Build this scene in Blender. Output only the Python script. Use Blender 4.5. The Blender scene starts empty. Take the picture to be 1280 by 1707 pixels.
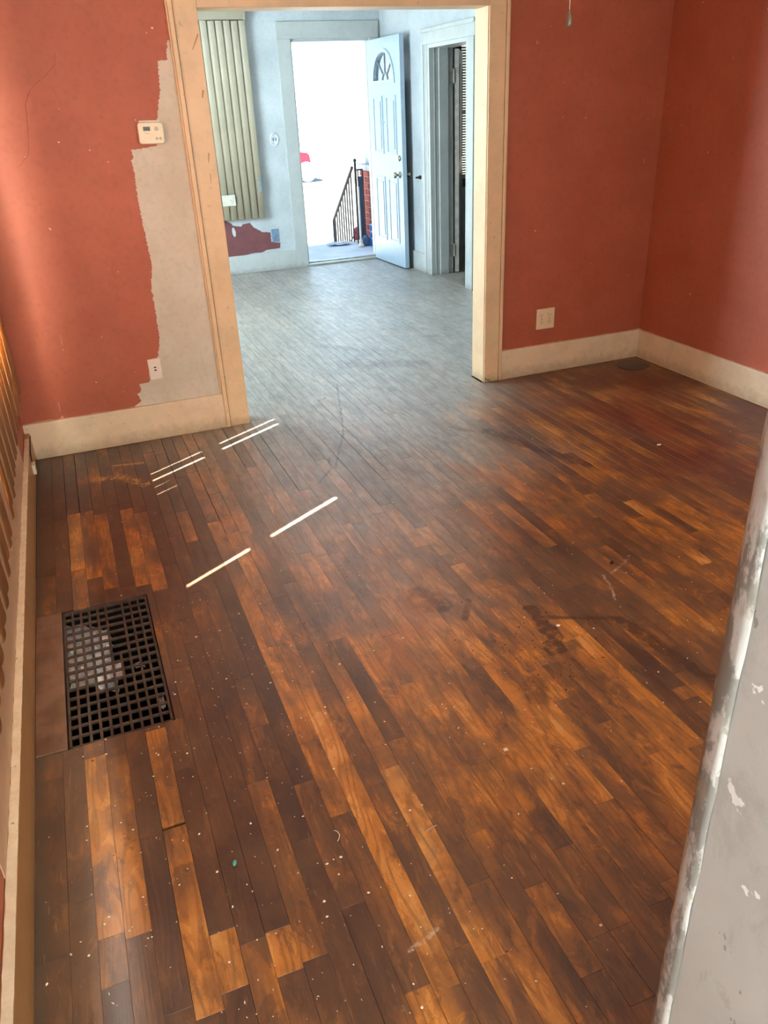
import bpy, bmesh, math, random
from mathutils import Vector, Matrix
from mathutils.geometry import tessellate_polygon

# ------------------------------------------------------------------ camera, world, lights, exposure
S = bpy.context.scene
COL = S.collection
YAW, PITCH, ROLL, FOC, CAMH = 0.352234564, 0.477677076, -0.0484801386, 1315.82255, 1.5
cy, sy, cp, sp = math.cos(YAW), math.sin(YAW), math.cos(PITCH), math.sin(PITCH)
fwd = Vector((sy*cp, cy*cp, -sp)); r0 = Vector((cy, -sy, 0)); u0 = r0.cross(fwd)
rgt = math.cos(ROLL)*r0 + math.sin(ROLL)*u0
upv = -math.sin(ROLL)*r0 + math.cos(ROLL)*u0
cam = bpy.data.cameras.new('camera'); camo = bpy.data.objects.new('camera', cam); COL.objects.link(camo)
M = Matrix((rgt, upv, -fwd)).transposed().to_4x4(); M.translation = (0, 0, CAMH)
camo.matrix_world = M
cam.sensor_fit = 'VERTICAL'; cam.sensor_height = 36; cam.sensor_width = 36*1280/1707
cam.lens = FOC*36/1707; cam.clip_start = 0.02
S.camera = camo
def project(p):
    v = Vector(p) - Vector((0, 0, CAMH)); d = v.dot(fwd)
    if d < 0.05: return None
    return 640 + FOC*v.dot(rgt)/d, 853.5 - FOC*v.dot(upv)/d, d

W = bpy.data.worlds.new('World'); S.world = W; W.use_nodes = True
bg = W.node_tree.nodes['Background']
nt = W.node_tree
_tc = nt.nodes.new('ShaderNodeTexCoord'); _sx = nt.nodes.new('ShaderNodeSeparateXYZ'); nt.links.new(_tc.outputs['Generated'], _sx.inputs[0])
_rp = nt.nodes.new('ShaderNodeValToRGB'); nt.links.new(_sx.outputs[2], _rp.inputs[0]); nt.links.new(_rp.outputs[0], bg.inputs[0])
_rp.color_ramp.elements[0].position = 0.0; _rp.color_ramp.elements[0].color = (0.66, 0.87, 1.0, 1)     # hazy bright horizon
_rp.color_ramp.elements[1].position = 0.9; _rp.color_ramp.elements[1].color = (0.22, 0.42, 0.75, 1)
bg.inputs[1].default_value = 3.4

sun = bpy.data.lights.new('sun', 'SUN'); sun.energy = 85; sun.angle = math.radians(0.53); sun.color = (1, 0.93, 0.82)
suno = bpy.data.objects.new('sun', sun); COL.objects.link(suno)
SD = Vector((0.847, 0.53, -1.19)).normalized()
suno.rotation_euler = SD.to_track_quat('-Z', 'Y').to_euler(); suno.location = (-3, 0, 6)

def area(name, loc, direction, sx, sz, power, color, portal=False):
    l = bpy.data.lights.new(name, 'AREA'); l.shape = 'RECTANGLE'; l.size = sx; l.size_y = sz
    l.energy = power; l.color = color
    if portal: l.cycles.is_portal = True
    o = bpy.data.objects.new(name, l); COL.objects.link(o); o.location = loc
    o.rotation_euler = Vector(direction).to_track_quat('-Z', 'Z').to_euler()
    return o
# daylight through the openings of the house, plus added unseen fill lamps
area('portal_front_door', (2.76, 8.62, 1.0), (0, -1, 0), 0.8, 2.05, 1, (1, 1, 1), True)
area('kitchen_window_light', (-0.12, -1.9, 1.5), (0.12, 1, -0.12), 0.7, 1.2, 78, (1.0, 0.95, 0.87))
area('rear_fill_light', (1.75, 0.22, 1.45), (0.1, 1, -0.25), 1.3, 1.1, 29, (1.0, 0.95, 0.80))  # added lamp, no such source seen; brightens the red room's right side
area('side_window_light', (-0.62, 2.45, 1.45), (1, 0, -0.15), 1.9, 1.2, 850, (1.0, 0.93, 0.80))
area('front_room_fill_light', (-0.80, 6.2, 1.45), (1, 0.1, -0.1), 1.8, 1.2, 330, (0.70, 0.88, 1.0))  # added unseen lamp that lifts the front room walls
area('kitchen_side_fill_light', (-0.60, -1.0, 1.5), (1, 0, -0.1), 0.9, 1.1, 46, (0.95, 0.98, 1.0))  # added unseen lamp to brighten the near grey wall

vs = S.view_settings
vs.view_transform = 'Standard'; vs.look = 'None'; vs.gamma = 1; vs.use_curve_mapping = False
vs.exposure = 0.0

# ------------------------------------------------------------------ helpers
def put(o, label=None, cat=None, group=None, kind=None):
    if label: o['label'] = label
    if cat: o['category'] = cat
    if group: o['group'] = group
    if kind: o['kind'] = kind
    return o
def empty(name, loc=(0, 0, 0), label=None, cat=None, group=None, kind=None, rz=0, parent=None):
    o = bpy.data.objects.new(name, None); COL.objects.link(o); o.location = loc; o.rotation_euler = (0, 0, rz)
    o.empty_display_size = 0.05
    if parent: o.parent = parent
    return put(o, label, cat, group, kind)
def obj(name, bm, mat, parent=None, smooth=False, **kw):
    me = bpy.data.meshes.new(name)
    bmesh.ops.recalc_face_normals(bm, faces=bm.faces)
    bm.to_mesh(me); bm.free()
    if smooth:
        for p in me.polygons: p.use_smooth = True
    me.materials.append(mat)
    o = bpy.data.objects.new(name, me); COL.objects.link(o)
    if parent: o.parent = parent
    return put(o, **kw)
def B(): return bmesh.new()
def box(bm, x0, y0, z0, x1, y1, z1, bev=0, seg=1, rot=None):
    m = B()
    v = [m.verts.new(c) for c in ((x0,y0,z0),(x1,y0,z0),(x1,y1,z0),(x0,y1,z0),(x0,y0,z1),(x1,y0,z1),(x1,y1,z1),(x0,y1,z1))]
    for f in ((3,2,1,0),(4,5,6,7),(0,1,5,4),(1,2,6,5),(2,3,7,6),(3,0,4,7)): m.faces.new([v[i] for i in f])
    if bev: bmesh.ops.bevel(m, geom=m.edges[:], offset=bev, segments=seg, profile=0.5, affect='EDGES')
    if rot:
        bmesh.ops.rotate(m, verts=m.verts[:], cent=rot[0], matrix=rot[1])
    t = bpy.data.meshes.new('t'); m.to_mesh(t); m.free(); bm.from_mesh(t); bpy.data.meshes.remove(t)
    return bm
def prism(bm, outer, d0, d1, axis='y', holes=()):
    """polygon (a,b) pairs extruded: axis y -> (a,d,b); x -> (d,a,b); z -> (a,b,d)"""
    def P(p, d): return (p[0], d, p[1]) if axis == 'y' else (d, p[0], p[1]) if axis == 'x' else (p[0], p[1], d)
    loops = [list(outer)] + [list(h) for h in holes]
    tris = tessellate_polygon([[Vector((p[0], p[1], 0)) for p in l] for l in loops])
    flat = [p for l in loops for p in l]
    a = [bm.verts.new(P(p, d0)) for p in flat]; b = [bm.verts.new(P(p, d1)) for p in flat]
    for t in tris:
        for vv in ([a[i] for i in t], [b[i] for i in reversed(t)]):
            try: bm.faces.new(vv)
            except ValueError: pass
    k = 0
    for l in loops:
        n = len(l)
        for i in range(n):
            j = (i+1) % n
            bm.faces.new((a[k+i], a[k+j], b[k+j], b[k+i]))
        k += n
    return bm
def rect(a0, b0, a1, b1): return [(a0, b0), (a1, b0), (a1, b1), (a0, b1)]
def tube(bm, pts, r, n=8, caps=True):
    pts = [Vector(p) for p in pts]; rings = []
    for i, p in enumerate(pts):
        d = (pts[min(i+1, len(pts)-1)] - pts[max(i-1, 0)]).normalized()
        a = Vector((0, 0, 1)) if abs(d.z) < 0.9 else Vector((1, 0, 0))
        s = d.cross(a).normalized(); t = d.cross(s)
        rr = r[i] if isinstance(r, (list, tuple)) else r
        rings.append([bm.verts.new(p + rr*(math.cos(2*math.pi*k/n)*s + math.sin(2*math.pi*k/n)*t)) for k in range(n)])
    for i in range(len(rings)-1):
        for k in range(n):
            bm.faces.new((rings[i][k], rings[i][(k+1)%n], rings[i+1][(k+1)%n], rings[i+1][k]))
    if caps: bm.faces.new(rings[0][::-1]); bm.faces.new(rings[-1])
    return bm
def lathe(bm, prof, c, axis='z', n=20):
    """prof: (r, h) pairs, closed at both ends"""
    rings = []
    for r, h in prof:
        ring = []
        for k in range(n):
            a = 2*math.pi*k/n; u, v = r*math.cos(a), r*math.sin(a)
            p = (u, v, h) if axis == 'z' else (u, h, v) if axis == 'y' else (h, u, v)
            ring.append(bm.verts.new(Vector(c)+Vector(p)))
        rings.append(ring)
    for i in range(len(rings)-1):
        for k in range(n): bm.faces.new((rings[i][k], rings[i][(k+1)%n], rings[i+1][(k+1)%n], rings[i+1][k]))
    bm.faces.new(rings[0][::-1]); bm.faces.new(rings[-1])
    return bm

# ------------------------------------------------------------------ materials
def lin(r, g, b): 
    f = lambda c: (c/255/12.92 if c/255 <= 0.04045 else ((c/255+0.055)/1.055)**2.4)
    return (f(r), f(g), f(b), 1)
class NT:
    def __init__(s, name):
        s.m = bpy.data.materials.new(name); s.m.use_nodes = True; s.t = s.m.node_tree; s.n = s.t.nodes; s.l = s.t.links
        s.p = s.n['Principled BSDF']; s.g = s.N('ShaderNodeNewGeometry').outputs['Position']
    def N(s, typ, **kw):
        n = s.n.new(typ)
        for k, v in kw.items(): setattr(n, k, v)
        return n
    def set(s, sock, v):
        if hasattr(v, 'is_linked') or hasattr(v, 'links'): s.l.new(v, sock)
        else: sock.default_value = v
    def math(s, op, a, b=0.0, c=None, clamp=False):
        n = s.N('ShaderNodeMath', operation=op, use_clamp=clamp); s.set(n.inputs[0], a); s.set(n.inputs[1], b)
        if c is not None: s.set(n.inputs[2], c)
        return n.outputs[0]
    def noise(s, scale, vec=None, detail=3, rough=0.55, sc=(1, 1, 1), dist=0, off=None):
        mp = s.N('ShaderNodeMapping'); s.l.new(vec or s.g, mp.inputs[0]); mp.inputs['Scale'].default_value = sc
        if off is not None: s.set(mp.inputs['Location'], off)
        n = s.N('ShaderNodeTexNoise'); s.l.new(mp.outputs[0], n.inputs['Vector'])
        n.inputs['Scale'].default_value = scale; n.inputs['Detail'].default_value = detail
        n.inputs['Roughness'].default_value = rough; n.inputs['Distortion'].default_value = dist
        return n.outputs['Fac']
    def ramp(s, fac, stops, interp='LINEAR'):
        n = s.N('ShaderNodeValToRGB'); n.color_ramp.interpolation = interp
        e = n.color_ramp.elements
        while len(e) < len(stops): e.new(0.5)
        for el, (p, c) in zip(e, stops):
            el.position = p; el.color = c if isinstance(c, tuple) else (c, c, c, 1)
        s.l.new(fac, n.inputs[0]); return n.outputs[0]
    def mix(s, fac, a, b, mode='MIX'):
        n = s.N('ShaderNodeMix', data_type='RGBA', blend_type=mode)
        s.set(n.inputs[0], fac); s.set(n.inputs[6], a); s.set(n.inputs[7], b); return n.outputs[2]
    def band(s, v, lo, hi):
        n = s.N('ShaderNodeMapRange', interpolation_type='SMOOTHSTEP'); s.set(n.inputs[0], v)
        n.inputs[1].default_value = lo; n.inputs[2].default_value = hi; return n.outputs[0]
    def bump(s, h, strength=0.3, dist=0.002):
        n = s.N('ShaderNodeBump'); n.inputs['Strength'].default_value = strength; n.inputs['Distance'].default_value = dist
        s.l.new(h, n.inputs['Height']); s.l.new(n.outputs[0], s.p.inputs['Normal'])
    def out(s, color=None, rough=None, metal=None, spec=None, **kw):
        if color is not None: s.set(s.p.inputs['Base Color'], color)
        if rough is not None: s.set(s.p.inputs['Roughness'], rough)
        if metal is not None: s.set(s.p.inputs['Metallic'], metal)
        if spec is not None: s.set(s.p.inputs['Specular IOR Level'], spec)
        return s.m

def painted(name, c, c2, rough=0.5, chips=None, chip_lo=0.70, scale=3, bump=0.15, spec=0.4, blot=0.5):
    m = NT(name)
    f = m.band(m.noise(scale, detail=5, rough=0.6), 0.5-blot*0.4, 0.5+blot*0.4)
    col = m.mix(f, lin(*c), lin(*c2))
    g = m.noise(40, detail=4)
    col = m.mix(m.math('MULTIPLY', m.band(g, 0.45, 0.8), 0.25), col, lin(*[int(v*0.72) for v in c]))
    if chips:
        k = m.band(m.noise(55, detail=2, rough=0.4), chip_lo, chip_lo+0.02)
        col = m.mix(k, col, lin(*chips))
    m.bump(m.noise(90, detail=3), bump, 0.001)
    return m.out(col, rough, spec=spec)

def trim_mat(name, c, dirty, low=0.12, rough=0.42):
    """old gloss paint: warm cream, darker grime toward worn lower edge with its own ragged shape"""
    m = NT(name)
    f = m.band(m.noise(5, detail=6, rough=0.7), 0.35, 0.7)
    col = m.mix(m.math('MULTIPLY', f, 0.5), lin(*c), lin(*[int(v*0.86) for v in c]))
    sp_ = m.band(m.noise(38, detail=5, rough=0.65), 0.62, 0.72)
    col = m.mix(m.math('MULTIPLY', sp_, 0.35), col, lin(*dirty))
    sep = m.N('ShaderNodeSeparateXYZ'); m.l.new(m.g, sep.inputs[0])
    z = m.math('ADD', sep.outputs[2], m.math('MULTIPLY', m.math('SUBTRACT', m.noise(22, detail=5, rough=0.7), 0.5), 0.12))
    lowm = m.math('SUBTRACT', 1.0, m.band(z, 0.0, low*0.5))
    col = m.mix(m.math('MULTIPLY', lowm, 0.4), col, lin(*dirty))
    m.bump(m.noise(60, detail=4), 0.25, 0.0015)
    return m.out(col, rough, spec=0.45)

def plain(name, c, rough=0.5, metal=0.0, spec=0.5, c2=None, scale=20, bump=0.1):
    m = NT(name)
    f = m.noise(scale, detail=4)
    col = m.mix(m.band(f, 0.35, 0.7), lin(*c), lin(*(c2 or [int(v*0.85) for v in c])))
    if bump: m.bump(m.noise(scale*4, detail=2), bump, 0.0008)
    return m.out(col, rough, metal, spec)

MAT = {}
MAT['red_l'] = painted('red_wall_paint', (176, 97, 70), (166, 88, 62), 0.52, chips=(225, 190, 170), chip_lo=0.775)
MAT['cream_patch'] = painted('primer_paint', (204, 198, 180), (190, 182, 160), 0.55, scale=4)
MAT['trim'] = trim_mat('cream_trim_paint', (224, 196, 154), (128, 104, 66))
MAT['trim_base'] = trim_mat('cream_baseboard_paint', (226, 205, 170), (120, 100, 66), low=0.16)
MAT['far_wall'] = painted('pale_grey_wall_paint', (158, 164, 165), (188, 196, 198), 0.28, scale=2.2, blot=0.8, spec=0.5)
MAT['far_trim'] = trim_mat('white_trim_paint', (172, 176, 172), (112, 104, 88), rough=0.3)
MAT['ceil'] = painted('white_ceiling_paint', (225, 225, 222), (235, 235, 232), 0.7)
MAT['near'] = None
MAT['bare'] = painted('old_maroon_paint', (112, 66, 66), (98, 58, 60), 0.5, scale=6)
MAT['tan'] = trim_mat('tan_casing_paint', (205, 168, 132), (150, 118, 84))
MAT['dark'] = plain('dark_cavity', (22, 18, 15), 0.9)
MAT['iron'] = plain('rusty_cast_iron', (84, 68, 56), 0.55, 0.35, c2=(58, 46, 38), scale=30, bump=0.4)
MAT['foil'] = plain('crumpled_foil', (240, 245, 248), 0.35, 0.35, c2=(190, 196, 200), scale=60, bump=0.8)
MAT['duct'] = plain('galvanised_duct', (70, 66, 60), 0.5, 0.7, c2=(45, 40, 36))
MAT['plastic'] = plain('ivory_plastic', (232, 222, 190), 0.35, c2=(226, 214, 182), bump=0)
MAT['plate'] = plain('cream_plate', (226, 206, 168), 0.35, c2=(220, 200, 160), bump=0)
MAT['plate_w'] = plain('white_plate', (222, 214, 198), 0.4, c2=(214, 206, 188), bump=0)
MAT['blueplate'] = plain('steel_plate', (120, 145, 170), 0.35, 0.3, bump=0)
MAT['slot'] = plain('slot_black', (25, 22, 20), 0.6, bump=0)
MAT['lcd'] = plain('lcd_grey', (86, 92, 84), 0.25, bump=0)
MAT['lcd_digit'] = plain('lcd_digit', (40, 44, 40), 0.3, bump=0)
MAT['button'] = plain('grey_button', (190, 184, 156), 0.4, bump=0)
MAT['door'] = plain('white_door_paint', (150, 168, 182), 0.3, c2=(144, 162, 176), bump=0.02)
MAT['brass'] = plain('worn_nickel', (170, 160, 140), 0.25, 1.0, bump=0)
MAT['hinge'] = plain('painted_hinge', (150, 146, 136), 0.4, 0.2)
MAT['darkwood'] = plain('dark_door_wood', (70, 68, 66), 0.45, c2=(52, 50, 50))
MAT['conc'] = plain('porch_concrete', (186, 192, 198), 0.8, c2=(206, 210, 214), scale=3)
MAT['street'] = plain('pale_pavement', (122, 124, 124), 0.9, c2=(112, 114, 114), scale=2)
MAT['grass'] = plain('dry_lawn', (150, 160, 110), 0.95, c2=(130, 145, 95), scale=6)
MAT['rail'] = plain('rail_paint', (40, 38, 38), 0.6, 0.0)
MAT['brick'] = plain('red_brick', (150, 70, 60), 0.85, c2=(128, 58, 50), scale=50, bump=0.4)
MAT['mortar'] = plain('mortar', (175, 165, 155), 0.95)
MAT['stone'] = plain('cap_stone', (180, 184, 184), 0.8)
MAT['crate'] = plain('blue_plastic', (20, 120, 200), 0.35, bump=0)
MAT['navy'] = plain('navy_fabric', (72, 92, 125), 0.8)
MAT['pink'] = plain('pink_fabric', (205, 90, 110), 0.8)
MAT['tarp'] = plain('pale_tarp', (190, 200, 212), 0.7)
MAT['carred'] = plain('car_paint_red', (190, 20, 40), 0.25, bump=0)
MAT['glassd'] = plain('car_glass', (50, 60, 70), 0.1, bump=0)
MAT['tyre'] = plain('tyre_rubber', (96, 122, 134), 0.8)
MAT['teal'] = plain('teal_bead', (90, 170, 160), 0.3, bump=0)
MAT['chipw'] = plain('white_chip', (240, 234, 218), 0.7, c2=(222, 210, 184))
MAT['crumb'] = plain('dark_crumb', (50, 30, 24), 0.8)
MAT['twig'] = plain('pale_twig', (190, 160, 140), 0.7)
MAT['disc'] = plain('dark_metal_disc', (92, 80, 72), 0.45, 0.2, c2=(78, 66, 60), scale=8)
MAT['khaki'] = plain('khaki_vinyl', (150, 143, 122), 0.5, c2=(142, 135, 114), scale=4, bump=0.03)
MAT['subfloor'] = plain('subfloor', (30, 22, 18), 0.9)
MAT['sash'] = trim_mat('sash_paint', (205, 190, 165), (140, 120, 90))
MAT['ext'] = plain('siding_exterior', (190, 190, 185), 0.8)

def glow_slat(name, c, trans, frac):
    m = NT(name); t = m.N('ShaderNodeBsdfTranslucent'); t.inputs[0].default_value = lin(*trans)
    m.out(m.mix(m.band(m.noise(8, sc=(1, 1, 0.2)), 0.3, 0.7), lin(*c), lin(*[int(v*0.9) for v in c])), 0.5)
    mx = m.N('ShaderNodeMixShader'); mx.inputs[0].default_value = frac
    m.l.new(m.p.outputs[0], mx.inputs[1]); m.l.new(t.outputs[0], mx.inputs[2])
    m.l.new(mx.outputs[0], m.n['Material Output'].inputs[0]); return m.m
MAT['blind_near'] = glow_slat('tan_vinyl_slat', (196, 150, 96), (222, 160, 92), 0.36)
MAT['blind_side'] = glow_slat('yellow_slat', (205, 180, 120), (225, 195, 120), 0.16)
def glass_mat(name='window_glass', fac=0.06):
    m = NT(name); tr = m.N('ShaderNodeBsdfTransparent'); gl = m.N('ShaderNodeBsdfGlossy')
    gl.inputs['Roughness'].default_value = 0.02
    mx = m.N('ShaderNodeMixShader'); mx.inputs[0].default_value = fac; m.l.new(tr.outputs[0], mx.inputs[1]); m.l.new(gl.outputs[0], mx.inputs[2])
    m.l.new(mx.outputs[0], m.n['Material Output'].inputs[0]); return m.m
MAT['glass'] = glass_mat()

def near_wall():
    m = NT('grey_wall_paint_worn')
    col = m.mix(m.band(m.noise(3, detail=6, rough=0.65), 0.3, 0.7), lin(174, 173, 167), lin(160, 160, 154))
    # long scuffs
    s1 = m.band(m.noise(6, detail=6, rough=0.7, sc=(1, 3, 1), dist=1.2), 0.62, 0.70)
    col = m.mix(m.math('MULTIPLY', s1, 0.35), col, lin(138, 132, 122))
    k = m.band(m.noise(24, detail=4, rough=0.55), 0.68, 0.70)
    col = m.mix(k, col, lin(226, 226, 222))
    k2 = m.band(m.noise(48, detail=4, rough=0.6, sc=(1, 1, 0.5)), 0.685, 0.70)
    col = m.mix(m.math('MULTIPLY', k2, 0.6), col, lin(100, 94, 86))
    s2 = m.band(m.noise(4, detail=8, rough=0.75, sc=(1, 1.6, 0.7), dist=0.8), 0.52, 0.60)
    col = m.mix(m.math('MULTIPLY', s2, 0.25), col, lin(128, 126, 118))
    m.bump(m.noise(30, detail=5), 0.35, 0.002)
    return m.out(col, 0.45, spec=0.4)
MAT['near'] = near_wall()
def bead_mat():
    m = NT('chipped_corner_plaster')
    v = m.noise(26, detail=6, rough=0.7, sc=(1, 1, 0.45))
    col = m.mix(m.band(v, 0.46, 0.54), lin(128, 128, 121), lin(186, 187, 182))
    col = m.mix(m.math('MULTIPLY', m.band(m.noise(45, detail=5, sc=(1, 1, 0.5)), 0.58, 0.68), 0.6), col, lin(150, 144, 128))
    m.bump(v, 0.6, 0.002)
    return m.out(col, 0.5)
MAT['bead'] = bead_mat()

def capsule(m, pts, w, soft, nscale=18, namp=0.03):
    """mask 1 inside a ragged stroke along floor points (metres)"""
    nz = m.N('ShaderNodeTexNoise'); m.l.new(m.g, nz.inputs['Vector']); nz.inputs['Scale'].default_value = nscale
    nz.inputs['Detail'].default_value = 4
    sub = m.N('ShaderNodeVectorMath', operation='SUBTRACT'); m.l.new(nz.outputs['Color'], sub.inputs[0]); sub.inputs[1].default_value = (.5, .5, .5)
    scl = m.N('ShaderNodeVectorMath', operation='SCALE'); m.l.new(sub.outputs[0], scl.inputs[0]); scl.inputs[3].default_value = namp*2
    add = m.N('ShaderNodeVectorMath', operation='ADD'); m.l.new(m.g, add.inputs[0]); m.l.new(scl.outputs[0], add.inputs[1])
    fl = m.N('ShaderNodeVectorMath', operation='MULTIPLY'); m.l.new(add.outputs[0], fl.inputs[0]); fl.inputs[1].default_value = (1, 1, 0)
    best = None
    segs = list(zip(pts, pts[1:])) if len(pts) > 1 else [(pts[0], (pts[0][0]+1e-3, pts[0][1]))]
    for a, b in segs:
        A = Vector((*a, 0)); AB = Vector((*b, 0)) - A
        pa = m.N('ShaderNodeVectorMath', operation='SUBTRACT'); m.l.new(fl.outputs[0], pa.inputs[0]); pa.inputs[1].default_value = A
        dt = m.N('ShaderNodeVectorMath', operation='DOT_PRODUCT'); m.l.new(pa.outputs[0], dt.inputs[0]); dt.inputs[1].default_value = AB
        h = m.math('DIVIDE', dt.outputs['Value'], AB.length_squared, clamp=True)
        sc = m.N('ShaderNodeVectorMath', operation='SCALE'); sc.inputs[0].default_value = AB; m.l.new(h, sc.inputs[3])
        df = m.N('ShaderNodeVectorMath', operation='DISTANCE'); m.l.new(pa.outputs[0], df.inputs[0]); m.l.new(sc.outputs[0], df.inputs[1])
        d = df.outputs['Value']
        best = d if best is None else m.math('MINIMUM', best, d)
    return m.math('SUBTRACT', 1.0, m.band(best, w, w+soft))

def floor_mat():
    m = NT('old_oak_floor')
    at = m.N('ShaderNodeAttribute', attribute_name='tone'); tone = at.outputs['Fac']
    a2 = m.N('ShaderNodeAttribute', attribute_name='seed')
    cmb = m.N('ShaderNodeCombineXYZ'); m.l.new(a2.outputs['Fac'], cmb.inputs[1])
    m.l.new(m.math('MULTIPLY', a2.outputs['Fac'], 3.7), cmb.inputs[0])
    off = cmb.outputs[0]
    # wear: patchy loss of the dark finish, drawn out along the boards
    wear = m.noise(3.2, detail=6, rough=0.62, sc=(2.2, 0.8, 1), off=off)
    wear2 = m.noise(1.7, detail=5, rough=0.6)
    w = m.math('ADD', tone, m.math('MULTIPLY', m.math('SUBTRACT', wear, 0.5), 1.5))
    w = m.math('ADD', w, m.math('MULTIPLY', m.math('SUBTRACT', wear2, 0.5), 1.0))
    pt = m.noise(5.0, detail=7, rough=0.7, sc=(2.6, 1.0, 1), off=off, dist=0.6)
    w = m.math('ADD', w, m.math('MULTIPLY', m.band(pt, 0.53, 0.57), 0.16))
    w = m.math('SUBTRACT', w, m.math('MULTIPLY', m.band(pt, 0.44, 0.38), 0.20), clamp=True)
    wood = m.ramp(w, [(0.0, lin(70, 50, 40)), (0.28, lin(94, 66, 46)), (0.5, lin(130, 87, 50)), (0.74, lin(184, 120, 50)), (1.0, lin(212, 154, 84))])
    # cathedral grain: bands of a slowly warped coordinate
    gm = m.noise(1.0, detail=2, rough=0.5, sc=(9, 1.1, 1), off=off)
    rings = m.math('SINE', m.math('MULTIPLY', gm, 95.0))
    fine = m.noise(1.0, detail=4, rough=0.7, sc=(380, 7, 1), off=off)
    grain = m.math('ADD', m.math('MULTIPLY', m.band(rings, 0.1, 0.95), 0.55), m.math('MULTIPLY', m.band(fine, 0.5, 0.75), 0.6))
    gstr = m.math('MULTIPLY', grain, m.math('MULTIPLY_ADD', w, 0.75, 0.18))
    wood = m.mix(m.math('MULTIPLY', gstr, 0.8), wood, lin(66, 38, 24))
    # grimy film
    dirt = m.noise(2.3, detail=7, rough=0.68)
    film = m.math('MULTIPLY', m.band(dirt, 0.46, 0.64), 0.65)
    wood = m.mix(film, wood, lin(100, 74, 52))
    sep = m.N('ShaderNodeSeparateXYZ'); m.l.new(m.g, sep.inputs[0]); X, Y = sep.outputs[0], sep.outputs[1]
    # reddish old varnish in the far right corner
    redz = m.math('MULTIPLY', m.band(X, 1.7, 2.7), m.band(Y, 1.8, 2.8))
    redz = m.math('MULTIPLY', redz, m.math('SUBTRACT', 1.0, m.band(Y, 4.0, 4.03)))
    wood = m.mix(m.math('MULTIPLY', redz, m.band(m.noise(2.2, detail=5), 0.35, 0.62)), wood, lin(96, 42, 28))
    # worn walkway, front room and doorway, with door-light sheen painted into its grey
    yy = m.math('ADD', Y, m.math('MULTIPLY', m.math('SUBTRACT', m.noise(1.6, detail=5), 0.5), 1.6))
    lane_sheen = m.math('MULTIPLY', m.band(yy, 1.3, 4.0), m.math('SUBTRACT', 1.0, m.math('MULTIPLY', m.band(m.math('SUBTRACT', X, m.math('MULTIPLY', m.math('SUBTRACT', yy, 3.0), 0.5)), 1.3, 2.1), m.math('SUBTRACT', 1.0, m.band(Y, 4.0, 4.1)))))
    lane_sheen = m.math('MULTIPLY', lane_sheen, m.math('ADD', m.band(X, -0.1, 0.9), m.band(Y, 4.0, 4.1), clamp=True))
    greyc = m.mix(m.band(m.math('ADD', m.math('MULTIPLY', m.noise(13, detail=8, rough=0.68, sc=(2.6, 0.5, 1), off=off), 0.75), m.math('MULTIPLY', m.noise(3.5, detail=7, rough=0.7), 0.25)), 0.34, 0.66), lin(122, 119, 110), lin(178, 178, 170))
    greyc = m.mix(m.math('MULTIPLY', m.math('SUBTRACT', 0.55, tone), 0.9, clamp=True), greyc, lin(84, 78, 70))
    wood = m.mix(m.math('MULTIPLY', lane_sheen, 0.84), wood, greyc)
    scuf = m.math('MULTIPLY', lane_sheen, m.band(m.noise(5, detail=9, rough=0.74, sc=(1.2, 1, 1), dist=0.5), 0.58, 0.66))
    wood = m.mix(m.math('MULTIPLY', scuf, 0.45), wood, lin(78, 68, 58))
    # dark edge band against the left wall
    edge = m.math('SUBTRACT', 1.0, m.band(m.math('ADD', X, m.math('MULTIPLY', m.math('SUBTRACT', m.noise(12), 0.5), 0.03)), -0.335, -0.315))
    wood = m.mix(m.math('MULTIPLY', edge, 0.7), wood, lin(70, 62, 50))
    # stains with a shape of their own
    dark = lin(58, 38, 30)
    st = [([(1.18, 1.86), (1.17, 1.70), (1.13, 1.64)], 0.022, 0.008, 0.8), ([(1.20, 1.80), (1.40, 1.70)], 0.007, 0.006, 0.75),
          ([(1.41, 1.68), (1.42, 1.58), (1.44, 1.45), (1.46, 1.34)], 0.017, 0.008, 0.75),
          ([(0.888, 2.09), (0.92, 2.01), (0.86, 2.06)], 0.03, 0.03, 0.6), ([(1.02, 1.99), (0.96, 1.9)], 0.006, 0.01, 0.6),
          ([(1.0, 1.54), (0.97, 1.47)], 0.02, 0.02, 0.5),
          ([(1.80, 3.32), (1.87, 3.10), (1.92, 2.96), (2.0, 2.75)], 0.02, 0.02, 0.7), ([(1.66, 3.45), (1.72, 3.36)], 0.012, 0.012, 0.55),
          ([(1.36, 4.42), (1.14, 3.65), (0.96, 3.24)], 0.003, 0.004, 0.6), ([(0.96, 3.35), (0.94, 3.24), (0.83, 3.1)], 0.003, 0.004, 0.6),
          ([(1.55, 4.75), (1.95, 4.55)], 0.03, 0.08, 0.3), ([(1.5, 5.3), (1.8, 5.0), (1.6, 4.8)], 0.02, 0.06, 0.35)]
    for pts, wd, sf, a in st:
        k = capsule(m, pts, wd, sf, 22, 0.03 if wd > 0.01 else 0.008)
        wood = m.mix(m.math('MULTIPLY', k, m.math('MULTIPLY', m.band(m.noise(26, detail=6, rough=0.75), 0.36, 0.52), a)), wood, dark)
    for pts, wd in (([(0.86, 2.08), (0.80, 1.92)], 0.03), ([(0.72, 1.9), (0.66, 1.75)], 0.02), ([(1.45, 3.0), (1.62, 2.7)], 0.02), ([(2.75, 3.5), (2.6, 3.1), (2.5, 2.7)], 0.04), ([(1.30, 2.6), (1.36, 2.3)], 0.015)):
        k = capsule(m, pts, wd, 0.05, 14, 0.06)
        wood = m.mix(m.math('MULTIPLY', k, 0.35), wood, lin(158, 94, 50))
    k = capsule(m, [(-0.09, 3.62), (0.02, 3.60), (0.12, 3.46)], 0.016, 0.018, 25, 0.03)
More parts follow.
